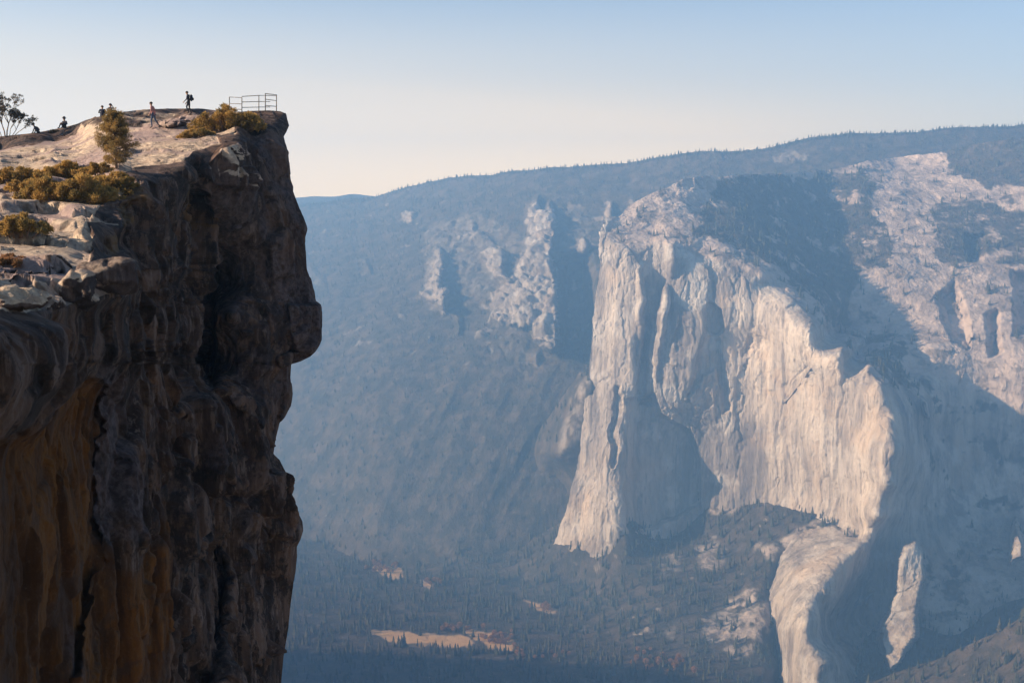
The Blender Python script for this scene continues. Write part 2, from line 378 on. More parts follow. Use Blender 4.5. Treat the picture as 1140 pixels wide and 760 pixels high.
def post_massif(W, N, px, py):
    wx, wy = warp(px, py, 5, 30, 9)
    fo = np.zeros(len(px))
    gx, gy = warp(px, py, 12, 40, 19); gx, gy = warp(gx, gy, 4, 8, 29)
    for q, s in FOREST_M: fo = np.maximum(fo, s*sstep(-7, 7, bbox_sdf(q, gx, gy)))
    dome = sdf([(668, 262), (700, 222), (760, 194), (800, 190), (1000, 165), (1060, 160), (1310, 130), (1310, 520), (1140, 458), (1030, 415), (985, 425), (940, 388), (880, 332), (850, 308), (800, 288), (757, 277), (735, 268), (700, 275)], wx, wy)
    slab = sstep(-3, 3, dome)
    lp = np.stack([W[:, 0], W[:, 1], W[:, 2]*.12], -1)
    # upright flutes and cracks on the walls, lumpier ground on the slopes
    w = 1-slab
    q3 = W+22*np.stack([fbm(W/60., 3, k) for k in (201, 202, 203)], -1)
    c1, e1 = facets(q3/np.array([80., 80., 420.]), 3, 1.3); c2, e2 = facets(q3/np.array([30., 30., 150.]), 7, 1.4); c3, e3 = facets(W/np.array([11., 11., 26.]), 9, 1.3)
    d = w*(8*fbm(lp/260., 3, 3)+4.2*c1+1.6*c2+.9*c3+3.*fbm(lp/22., 4, 21, .65)-3*np.exp(-(e1/.025)**2)-1.6*np.exp(-(e2/.05)**2))
    cid2, ed2 = facets(q3/np.array([60, 60, 26]), 14, 1.3)
    d += slab*(20*fbm(W/150., 4, 33)+2*cid2+.6*c3+5*fbm(W/40., 4, 40, .6))
    d *= 1-.3*sstep(1005, 1035, px)*w; d += 2.*fbm(W/9., 3, 60)
    dirn = N.copy(); dirn[:, 2] *= .4+.6*slab
    W2 = W+dirn*d[:, None]
    # forest stands thin where rock breaks through
    g = fbm(W/60., 4, 71)+.4*fbm(W/18., 3, 73)
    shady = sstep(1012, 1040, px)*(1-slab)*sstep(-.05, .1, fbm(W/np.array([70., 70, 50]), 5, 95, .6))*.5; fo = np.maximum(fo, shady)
    forest = np.clip(fo*1.2-.25+g*1.1*(fo < .95)+g*.5, 0, 1)*(fo > .02)
    scat = slab*(1-fo)*sstep(.07, .15, fbm(W/np.array([55., 55, 26]), 5, 80, .6))
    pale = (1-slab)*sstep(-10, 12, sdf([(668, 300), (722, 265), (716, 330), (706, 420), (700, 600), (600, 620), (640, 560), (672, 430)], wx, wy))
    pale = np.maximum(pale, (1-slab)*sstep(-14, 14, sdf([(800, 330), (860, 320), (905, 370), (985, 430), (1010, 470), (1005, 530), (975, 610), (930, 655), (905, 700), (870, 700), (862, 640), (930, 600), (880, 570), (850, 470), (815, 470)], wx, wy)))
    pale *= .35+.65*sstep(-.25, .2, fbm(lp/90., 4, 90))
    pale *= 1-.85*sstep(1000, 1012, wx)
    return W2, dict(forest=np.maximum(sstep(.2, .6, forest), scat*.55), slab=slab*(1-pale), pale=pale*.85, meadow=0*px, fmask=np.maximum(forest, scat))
def build_massif(res=1.0):
    nr, nc = 720, 860
    def mk(s, t):
        py = 196+t*(800-196)
        for _ in range(5):
            L = np.interp(py, *np.array(LEFT_M).T); px = L+(1230-L)*s; top = interp(SKY_M, px); py = top+(800-top)*t
        return px, py
    px, py = equalize(mk, Y_massif, nr, nc, cap=4.)
    # wrap: 6 columns behind the left edge and 6 rows behind the skyline
    k = np.arange(6, 0, -1)[None]
    px = np.concatenate([px[:, :1]+k*2.0, px], 1); py = np.concatenate([py[:, :1]+0*k, py], 1)
    def Yf(fx, fy):
        Y = Y_massif(fx, fy).reshape(nr, nc+6)
        base = Y[:, 6:7]; kk = np.arange(6, 0, -1)[None]
        Y[:, :6] = base+kk*45
        # soften steps at the skyline: the top rows lean back
        return Y.ravel()
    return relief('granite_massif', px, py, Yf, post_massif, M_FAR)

# ===== long forested ridge behind
SKY_R = [(90, 250), (250, 236), (330, 229), (380, 222), (420, 218), (450, 210), (500, 199), (560, 191), (620, 186), (700, 183), (780, 169), (860, 164), (880, 159), (950, 147), (1000, 147), (1050, 144), (1140, 138), (1300, 131)]
OUT_R = [([(589, 228), (598, 219), (601, 234), (607, 238), (612, 226), (617, 240), (619, 262), (613, 281), (622, 320), (623, 386), (615, 391), (600, 380), (590, 362), (583, 365), (570, 360), (556, 361), (543, 352), (546, 330), (560, 315), (572, 303), (582, 285), (587, 262), (585, 245)], 130, 1),
 ([(534, 280), (545, 273), (560, 277), (561, 295), (568, 312), (555, 312), (545, 300), (536, 290)], 120, 1), ([(470, 250), (530, 235), (590, 262), (575, 310), (545, 335), (505, 350), (470, 345)], 0, .42), ([(600, 222), (655, 228), (662, 300), (640, 290), (622, 300)], 0, .4), ([(540, 345), (590, 355), (625, 380), (600, 415), (560, 400)], 0, .35), ([(464, 331), (476, 316), (485, 276), (492, 280), (496, 300), (490, 320), (498, 322), (495, 345), (485, 336), (475, 334)], 130, 1),
 ([(446, 238), (452, 234), (462, 238), (458, 246), (449, 246)], 60, .8), ([(507, 262), (525, 255), (545, 262), (550, 270), (530, 266), (510, 270)], 60, .6), ([(642, 268), (650, 262), (655, 272), (650, 282), (643, 277)], 60, .8), ([(520, 245), (528, 248), (527, 258), (521, 256)], 40, .6),
 ([(672, 226), (676, 223), (682, 226), (683, 250), (675, 262), (672, 245)], 90, 1), ([(335, 310), (360, 305), (362, 316), (340, 318)], 40, .4), ([(335, 300), (350, 296), (352, 308)], 30, .3), ([(400, 285), (408, 290), (412, 305), (404, 300)], 60, .4),
 ([(860, 170), (885, 168), (905, 172), (900, 179), (870, 181), (855, 178)], 0, .5), ([(790, 170), (840, 166), (850, 172), (800, 176)], 0, .35), ([(960, 160), (1010, 158), (1015, 164), (965, 166)], 0, .3), ([(505, 345), (512, 350), (510, 370), (505, 360)], 50, .4), ([(585, 388), (600, 392), (598, 405), (588, 400)], 40, .3)]
def Y_ridge(px, py):
    # line in the y-z plane from valley floor to crest, solved per sight line
    k = (-SP+CP*(380-py)/F)/(CP+SP*(380-py)/F)
    crest = interp(SKY_R, px); kc = (-SP+CP*(380-crest)/F)/(CP+SP*(380-crest)/F)
    Yb = 3180+0*px+interp([(250, 500), (330, 260), (420, 60), (500, 0), (1300, 0)], px); Yc = interp([(250, 6200), (420, 5600), (600, 5000), (800, 4700), (1300, 4700)], px); zc = kc*Yc
    g = (zc-Z0)/(Yc-Yb)
    Y = (Z0-g*Yb)/(k-g)
    Y = np.clip(Y, 3000, Yc)
    t = np.clip((Y-Yb)/(Yc-Yb), 0, 1)
    # concave below, steeper cliffs above
    Y = Y+ (Yc-Yb)*.16*np.sin(np.pi*t)*-1
    # spurs that run down the slope
    q = np.stack([(px+ .45*(py-300))/95., py/420., 0*px], -1)
    Y = Y-75*fbm(q, 4, 5, .5, True)*np.sin(np.pi*np.clip(t, 0, 1))**.6
    wx, wy = warp(px, py, 3, 16, 4)
    for p, D, s in OUT_R:
        if D: Y = Y+wedge(p, D, 4, wx, wy, .25)
    Y = Y+recess([(626, 285), (655, 285), (658, 360), (650, 400), (628, 395), (624, 330)], 260, 8, px, py)
    return Y
def post_ridge(W, N, px, py):
    wx, wy = warp(px, py, 3, 12, 6)
    rock = np.zeros(len(px))
    wx, wy = warp(wx, wy, 3.5, 7, 26)
    for p, D, s in OUT_R: rock = np.maximum(rock, s*sstep(-3, 4, bbox_sdf(p, wx, wy)))
    rock = rock*(.9+1.0*fbm(W/np.array([30., 30, 60]), 4, 3))
    sp = sstep(.16, .3, fbm(W/np.array([60, 60, 60.]), 4, 13))*.55*sstep(470, 380, py)*sstep(190, 225, py)
    rock = np.clip(np.maximum(rock, sp), 0, 1)
    lp = np.stack([W[:, 0], W[:, 1], W[:, 2]*.15], -1)
    d = (1-rock)*(30*fbm(W/260., 3, 7)+5*fbm(W/50., 3, 9))+rock*(12*facets(lp/np.array([60., 60, 40]), 17, 1.3)[0]+8*facets(lp/np.array([22., 22, 10]), 18, 1.3)[0]+12*fbm(lp/22., 4, 19))
    W2 = W+N*d[:, None]
    return W2, dict(forest=1-.72*sstep(.2, .75, rock), slab=0*px, pale=0*px, meadow=0*px, fmask=1-sstep(.1, .45, rock))
def build_ridge():
    px = np.linspace(90, 1310, 860)[None]+0*np.zeros((430, 1)); t = np.linspace(0, 1, 430)[:, None]
    top = interp(SKY_R, px); py = top+(690-top)*t**1.15
    return relief('forested_ridge', px, py, Y_ridge, post_ridge, M_FAR)

# ===== valley floor with talus
GP = [(616, 606, 3110), (645, 607, 3052), (668, 607, 3020), (700, 592, 2990), (722, 587, 3150), (745, 577, 3200), (770, 560, 3190), (785, 560, 3118), (810, 571, 3068), (850, 559, 3018), (880, 563, 2960), (905, 570, 2900), (925, 579, 2840), (948, 600, 2755),
 (862, 625, 2775), (856, 670, 2660), (856, 700, 2580), (862, 745, 2500), (900, 655, 2960), (900, 720, 2860), (905, 770, 2800), (935, 770, 2700), (950, 752, 2560), (985, 750, 2500), (1060, 745, 2500), (1140, 700, 2640), (1000, 760, 2450), (1300, 700, 2650), (1140, 760, 2400), (1300, 760, 2400),
 (820, 620, 2900), (780, 620, 2930), (740, 640, 2850), (700, 650, 2860), (820, 680, 2650), (760, 690, 2640), (840, 740, 2480), (700, 700, 2650), (640, 650, 2960), (600, 620, 3110), (580, 580, 3350), (560, 540, 3500), (600, 560, 3400), (622, 505, 3185), (628, 470, 3180), (640, 440, 3170), (652, 418, 3165), (655, 460, 3150), (652, 500, 3140), (600, 470, 3500), (620, 440, 3420), (640, 405, 3400), (600, 530, 3350), (618, 520, 3300),
 (520, 600, 3250), (480, 600, 3330)]
def Y_valley(px, py):
    pts = list(GP)
    for x in (50, 120, 200, 280, 340, 400, 460, 520, 580, 640):
        for y in (650, 680, 712, 740, 770, 800, 830): pts.append((x, y, float(Yfloor(y))))
    for x in (700, 760, 820): 
        for y in (740, 770, 800, 830): pts.append((x, y, float(Yfloor(y))+ (0 if y > 745 else -5)))
    for x in (50, 120, 200, 280, 340, 400, 460): pts.append((x, 620, float(Yfloor(620))))
    for x in (960, 1060, 1160, 1300): pts.append((x, 830, float(Yfloor(830))))
    # ground runs on beneath the cliffs
    for a, b, Y in ((645, 570, 3200), (700, 560, 3150), (745, 540, 3330), (785, 530, 3260), (850, 530, 3160), (905, 545, 3050), (948, 575, 2920), (620, 570, 3330), (935, 640, 2900), (1060, 700, 2760), (985, 700, 2760), (1140, 640, 2900)): pts.append((a, b, Y))
    return rbf(pts, px, py, 10.)
MEADOW = [[(408, 704), (425, 702), (460, 705), (500, 706), (520, 709), (530, 716), (512, 722), (498, 718), (470, 719), (440, 714), (418, 709)], [(414, 630), (425, 622), (438, 618), (446, 628), (448, 640), (436, 645), (425, 640)], [(516, 700), (560, 706), (572, 712), (570, 724), (545, 722), (530, 712)], [(585, 668), (600, 672), (622, 678), (618, 682), (595, 676)], [(470, 646), (482, 648), (480, 654), (470, 652)]]
TALUS = [([(782, 700), (800, 675), (830, 655), (845, 655), (838, 675), (862, 665), (858, 700), (850, 715), (820, 735), (805, 722), (785, 712)], 1.), ([(775, 610), (788, 600), (800, 604), (806, 620), (798, 635), (782, 635)], .9), ([(846, 610), (868, 602), (890, 590), (915, 578), (936, 590), (930, 605), (900, 600), (870, 618), (852, 622)], 1.), ([(733, 622), (750, 615), (760, 622), (750, 640), (735, 640)], .6), ([(786, 563), (800, 560), (822, 562), (815, 575), (795, 572)], 1.), ([(740, 700), (752, 700), (750, 712), (742, 708)], .5), ([(640, 434), (654, 418), (660, 440), (658, 498), (648, 499), (640, 492), (634, 501), (623, 504), (626, 474)], .55)]
def post_valley(W, N, px, py):
    wx, wy = warp(px, py, 4, 14, 3)
    me = np.zeros(len(px))
    for q in MEADOW: me = np.maximum(me, sstep(-1.5, 1.5, bbox_sdf(q, wx, wy)))
    ta = np.zeros(len(px))
    for q, s in TALUS: ta = np.maximum(ta, s*sstep(-4, 4, bbox_sdf(q, wx, wy)))
    ta = np.maximum(ta, .8*sstep(.2, .3, fbm(W/np.array([40., 40., 20]), 4, 31))*sstep(560, 700, px)*(py < 720))
    ta *= sstep(-.22, .12, fbm(W/38., 4, 51)+.5*fbm(W/12., 3, 52))
    slope = sstep(0, 60, W[:, 2]-Z0)
    d = slope*(16*fbm(W/150., 5, 2)+7*fbm(W/35., 4, 5))+ta*(3*facets(W/np.array([16., 16., 10.]), 6, 1.3)[0]+3*fbm(W/8., 3, 6))
    W2 = W+np.array([0, 0, 1.])*d[:, None]
    sc = sstep(720, 640, py)*.35
    gap = sstep(.12, .3, fbm(W/30., 4, 41))*.7
    return W2, dict(forest=np.clip(1-me-ta, 0, 1), slab=ta*.8, pale=ta*.25, meadow=me, fmask=np.clip(1-me*1.3-ta*.92-gap, 0, 1))
def build_valley():
    px = np.linspace(60, 1310, 720)[None]+0*np.zeros((300, 1)); t = np.linspace(0, 1, 300)[:, None]
    top = interp([(200, 600), (440, 600), (560, 520), (600, 480), (625, 445), (645, 415), (662, 415), (672, 480), (700, 545), (745, 530), (785, 515), (850, 515), (905, 530), (948, 560), (960, 620), (1000, 650), (1140, 620), (1310, 600)], px)
    py = top+(830-top)*t
    return relief('valley_floor', px, py, Y_valley, post_valley, M_FAR)

# ===== near spur low on the right
def build_spur():
    px = np.linspace(930, 1320, 260)[None]+0*np.zeros((90, 1)); t = np.linspace(0, 1, 90)[:, None]
    top = interp([(930, 775), (960, 764), (1000, 747), (1050, 729), (1100, 707), (1140, 684), (1320, 600)], px); py = top+(860-top)*t
    def Yf(x, y):
        tp = interp([(930, 775), (960, 764), (1000, 747), (1050, 729), (1100, 707), (1140, 684), (1320, 600)], x)
        return 2080-1.9*(y-tp)-.25*(x-930)
    def post(W, N, x, y):
        return W+N*(14*fbm(W/120., 5, 2)+5*fbm(W/25., 4, 5))[:, None], dict(forest=1+0*x, slab=0*x, pale=0*x, meadow=0*x, fmask=1-.6*sstep(.1, .25, fbm(W/30., 3, 8)))
    return relief('wooded_spur', px, py, Yf, post, M_FAR)
def build_far():
    px = np.linspace(60, 520, 170)[None]+0*np.zeros((24, 1)); t = np.linspace(0, 1, 24)[:, None]
    top = 217.5+1.3*np.sin(px/17.)+.9*np.sin(px/7.3+1)+np.abs(px-370)*.03; py = top+(260-top)*t
    def post(W, N, x, y): return W+np.array([0, 0, 1.])*(16*fbm(W/300., 4, 1))[:, None], dict(forest=1+0*x, slab=0*x, pale=0*x, meadow=0*x, fmask=0*x)
    return relief('distant_hill', px, py, lambda x, y: 6900-8*(y-217), post, M_FAR)

# the south wall of the valley, left of the viewpoint: keeps the near valley floor in evening shade
def build_south_wall():
    xs = np.linspace(-5200, -330, 150)[None]+0*np.zeros((110, 1)); ys = np.linspace(-600, 2900, 110)[:, None]+0*xs
    W = np.stack([xs, ys, 0*xs], -1).reshape(-1, 3)
    edge = interp([(-5200, 2080), (-3000, 2080), (-2000, 2020), (-1500, 1780), (-1200, 1300), (-700, 600), (-330, 250)], W[:, 0])+120*fbm(W/400., 4, 4)
    h = sstep(560, -120, W[:, 1]-edge)
    z = Z0-30+(1010+60*fbm(W/300., 4, 6))*h**.8
    z = np.minimum(z, -25+0*z+np.clip(-W[:, 0]-900, 0, 1400)*.1)
    z = np.where(W[:, 1] < 200, np.minimum(z, -60), z)
    W[:, 2] = z
    fo = 1-sstep(.05, .2, fbm(W/90., 4, 9))*.6
    me = raw_mesh('south_valley_wall', W, grid_faces(110, 150)[:, ::-1], M_FAR, True, dict(forest=fo, slab=0*fo, pale=0*fo, meadow=0*fo))
    o = link('south_valley_wall', me); o['kind'] = 'structure'; return o
def build_ground():
    # one wide sheet beneath everything, out to the horizon
    n = 60; x = np.linspace(-5300, 5300, n)[None]+np.zeros((n, 1)); y = np.linspace(-900, 7200, n)[:, None]+0*x
    W = np.stack([x, y, np.full_like(x, Z0-45)], -1).reshape(-1, 3); a = np.ones(len(W))
    o = link('ground', raw_mesh('ground', W, grid_faces(n, n)[:, ::-1], M_FAR, False, dict(forest=a, slab=0*a, pale=0*a, meadow=0*a))); o['kind'] = 'structure'

# ===== conifers
def cone_tree(layers, sides, rng, droop=.25):
    """unit-height conifer from ragged stacked skirts"""
    V = []; Fc = []
    for k in range(layers):
        z0 = .08+.80*k/layers; z1 = min(1, z0+.92/layers*1.5); r = .19*(1-.86*k/layers)
        b = len(V); V.append((rng.normal(0, .006), rng.normal(0, .006), z1))
        ph = rng.random()*6.28
        for s in range(sides):
            a = ph+s*6.2832/sides; rr = r*(.62+.6*rng.random()); V.append((rr*math.cos(a), rr*math.sin(a), z0-droop*r*(rng.random())))
        for s in range(sides): Fc.append((b, b+1+s, b+1+(s+1) % sides))
    b = len(V)
    for a in (0, 2.1, 4.2): V.append((.013*math.cos(a), .013*math.sin(a), -.05))
    V.append((0, 0, .5)); 
    for s in range(3): Fc.append((b+3, b+s, b+(s+1) % 3))
    return np.array(V), np.array(Fc)
def scatter():
    rng = np.random.default_rng(5)
    pts = []
    for nm, dens, hmul in (('granite_massif', .0024, .85), ('forested_ridge', .0011, 1.), ('valley_floor', .0026, 1.), ('wooded_spur', .0042, .9)):
        W, N, at, fx, fy, nr, nc = FARV[nm]
        G = W.reshape(nr, nc, 3); a = G[1:, :-1]-G[:-1, :-1]; b = G[:-1, 1:]-G[:-1, :-1]
        cr = np.cross(a, b); area = np.abs(cr[..., 2])
        m = at['fmask'].reshape(nr, nc)[:-1, :-1]
        up = np.abs(cr[..., 2])/(np.linalg.norm(cr, axis=-1)+1e-9)
        ev = (area*dens*m*sstep(.18, .45, up)).ravel()
        if nm == 'forested_ridge':
            gap = (fy-interp(SKY_R, fx)).reshape(nr, nc)[:-1, :-1].ravel(); ev = ev+np.where((gap < 3.2) & (gap > .4), .3, 0)
        cnt = rng.poisson(np.minimum(ev, 3)); idx = np.repeat(np.arange(len(cnt)), cnt)
        r, c = idx//(nc-1), idx % (nc-1); u = rng.random((len(idx), 2))
        p = G[r, c]+a[r, c]*u[:, :1]+b[r, c]*u[:, 1:]
        x, y = project(p); k = (x > -20) & (x < 1160) & (y > 100) & (y < 790) & ~((x < 300) & (y > 130))
        p = p[k]; h = rng.gamma(9, 2.1, len(p))*hmul; h = np.clip(h, 7, 36)
        if nm == 'forested_ridge': h = np.minimum(h*.85, 17)
        print(nm, len(p)); pts.append(np.concatenate([p, h[:, None], (0*h+(nm == 'valley_floor'))[:, None]], 1))
    # belt of tall pines at the near edge of the meadow
    xs = [478, 484, 487, 492, 498, 501, 506, 513, 518, 533, 545, 549, 552, 557, 561, 566, 574, 470, 455, 580, 590]
    B = np.array([list(P(x, 727+rng.uniform(-1.5, 2), Yfloor(727)))+[rng.uniform(14, 30), 2.] for x in xs]); B[:, 2] = Z0-1
    pts.append(B); A = np.concatenate(pts)
    return A
def put_trees(A, name, protos, mat, rng):
    VV = []; FF = []; off = 0
    kind = rng.integers(0, len(protos), len(A))
    for k, (v, f) in enumerate(protos):
        B = A[kind == k]; n = len(B)
        if not n: continue
        th = rng.random(n)*6.283; w = B[:, 3]*(.85+.45*rng.random(n)); c, s = np.cos(th), np.sin(th)
        X = v[None, :, 0]*w[:, None]; Y = v[None, :, 1]*w[:, None]
        out = np.stack([X*c[:, None]-Y*s[:, None]+B[:, :1], X*s[:, None]+Y*c[:, None]+B[:, 1:2], v[None, :, 2]*B[:, 3:4]+B[:, 2:3]], -1)
        VV.append(out.reshape(-1, 3)); FF.append((f[None]+(np.arange(n)*len(v))[:, None, None]+off).reshape(-1, 3)); off += n*len(v)
    return link(name, raw_mesh(name, np.concatenate(VV), np.concatenate(FF), mat, False))

# ===== the near cliff and its summit slabs
SKY_F = [(-140, 168), (0, 152), (40, 148), (75, 141), (86, 138), (95, 134), (105, 131), (115, 129), (130, 126), (150, 123), (165, 122), (185, 121), (225, 121), (240, 123), (262, 125), (280, 123.5), (300, 123), (312, 124), (317, 126), (400, 126)]
R_F = [(124, 317), (128, 319), (133, 320), (140, 322), (147, 319), (152, 316), (158, 317), (165, 319), (185, 321), (200, 323), (208, 326), (213, 326), (225, 330), (236, 334), (247, 338), (255, 341), (262, 339), (275, 340), (300, 341), (313, 345), (325, 348), (335, 350), (338, 355), (342, 356.5), (378, 357), (385, 354), (391, 350), (397, 343), (402, 333), (405, 323), (420, 322), (438, 324), (452, 322), (464, 316), (470, 311), (490, 306), (505, 304), (512, 311), (528, 319), (540, 323), (560, 326), (572, 332), (580, 336), (590, 337), (600, 334), (608, 330), (620, 329.5), (650, 326), (700, 321), (730, 316), (760, 313), (840, 309)]
FP = [(-140, 165, 105), (0, 152, 100), (40, 148, 100), (86, 138, 100), (110, 130, 97), (150, 123, 100), (200, 121, 106), (240, 123, 105), (262, 126, 84), (290, 123.5, 83), (316, 126, 83),
 (0, 163, 97), (0, 158, 98), (84, 150, 96), (60, 157, 96), (92, 142, 97), (0, 175, 75), (60, 165, 81), (100, 160, 80), (150, 150, 79), (172, 141.5, 83), (200, 140, 83.5), (140, 146, 82), (230, 143, 80), (130, 140, 85), (180, 135, 90), (225, 132, 96), (209, 126, 95),
 (0, 215, 52), (50, 200, 58), (150, 185, 62), (200, 176, 64), (200, 160, 71), (130, 188, 58), (60, 190, 62), (0, 195, 62), (245, 148, 76), (262, 135, 79), (280, 140, 79), (316, 146, 80), (300, 135, 80),
 (280, 150, 77.5), (150, 194, 58), (205, 181, 62), (214, 168, 67), (245, 158, 71), (255, 148, 75), (300, 148, 78),
 (160, 207, 56), (200, 200, 60), (232, 180, 66), (236, 200, 66), (250, 165, 69), (262, 158, 72), (270, 175, 73), (275, 200, 73), (250, 205, 67), (300, 165, 77.5), (300, 200, 77), (320, 190, 79),
 (150, 252, 50), (150, 290, 49), (160, 330, 50), (158, 400, 47), (185, 250, 58), (185, 300, 58), (185, 360, 57), (208, 300, 66), (222, 320, 76), (222, 400, 75), (218, 250, 70), (240, 300, 76), (250, 250, 71), (256, 350, 71), (300, 260, 75), (300, 320, 75), (335, 300, 77), (280, 400, 72), (318, 400, 77), (330, 350, 76), (353, 345, 79), (353, 385, 79),
 (300, 480, 76), (310, 560, 74), (334, 590, 74), (310, 700, 73), (310, 830, 73), (250, 600, 69), (250, 500, 67), (230, 450, 64), (220, 600, 60), (180, 600, 50), (160, 500, 47), (195, 450, 56), (170, 430, 50), (210, 830, 56), (260, 700, 67), (180, 750, 48), (230, 700, 60), (225, 520, 61), (138, 450, 43), (138, 560, 42),
 (0, 500, 24), (60, 465, 29), (108, 440, 35.5), (112, 520, 36), (112, 600, 35.5), (60, 600, 28.5), (0, 650, 22.5), (120, 700, 37), (60, 760, 28), (0, 830, 22), (-140, 600, 14.5), (-140, 830, 14), (120, 830, 36),
 (0, 372, 21.5), (0, 462, 21), (60, 362, 25), (60, 435, 25.4), (108, 342, 31), (104, 412, 31.5), (140, 332, 36), (143, 395, 38), (-140, 380, 13.5), (-140, 470, 13.5),
 (0, 346, 22.5), (0, 322, 25), (50, 335, 26.5), (100, 322, 31.5), (145, 318, 36), (148, 300, 37), (145, 291, 40), (100, 290, 37), (50, 292, 33), (0, 298, 30), (-140, 350, 15), (-140, 300, 26),
 (0, 285, 34), (50, 282, 37), (92, 286, 40), (100, 268, 42), (0, 270, 38), (50, 262, 42), (95, 244, 47), (40, 252, 46), (0, 255, 43), (134, 252, 49.5), (134, 284, 47), (0, 235, 48), (50, 235, 51), (100, 228, 52), (142, 216, 55), (30, 222, 52), (-140, 200, 55), (-140, 250, 42), (115, 244, 50), (120, 284, 45)]
def Y_near(px, py):
    Y = rbf(FP, px, py, 2.5)
    wx, wy = warp(px, py, 2.0, 18, o=2)
    # chimney, overhangs and shadowed slots
    Y += recess([(214, 210), (232, 215), (238, 300), (236, 420), (225, 450), (214, 420), (216, 300)], 5, 5, wx, wy)
    Y += recess([(248, 163), (268, 160), (262, 185), (275, 205), (262, 212), (240, 200), (238, 178)], -1.5, 3, wx, wy)
    Y += recess([(-140, 520), (0, 482), (60, 452), (106, 424), (117, 424), (120, 520), (115, 620), (60, 830), (-140, 830)], 1.6, 4, wx, wy)
    Y += recess([(200, 620), (238, 590), (250, 640), (225, 780), (180, 830), (170, 760)], 4, 5, wx, wy)
    Y += recess([(190, 470), (225, 430), (300, 520), (320, 560), (330, 600), (300, 600), (240, 520), (200, 520)], -1.6, 7, wx, wy)
    Y += recess([(320, 340), (360, 340), (360, 400), (300, 405), (300, 396), (322, 390)], -1.2, 2, wx, wy)
    # slope ledges
    for q, D in (([(-140, 300), (0, 294), (40, 292), (55, 294), (58, 304), (30, 306), (0, 309), (-140, 316)], .9), ([(55, 290), (90, 292), (60, 303), (52, 300)], .5), ([(0, 312), (40, 305), (72, 306), (55, 318), (40, 314), (0, 320)], .6), ([(30, 270), (55, 261), (78, 254), (78, 265), (52, 272)], 1.0), ([(10, 276), (40, 272), (30, 278)], .5)):
        Y += recess(q, D, 1.0, wx, wy)
    return Y
RIM_F = [(-140, 352), (0, 348), (30, 346), (70, 340), (100, 330), (148, 322), (150, 300), (150, 291), (100, 288), (105, 262), (98, 246), (134, 249), (132, 245), (105, 238), (120, 222), (160, 202), (130, 192), (150, 187), (185, 183), (205, 179), (214, 168), (248, 160), (240, 150), (262, 148), (300, 149), (318, 144), (319, 120), (-140, 120)]
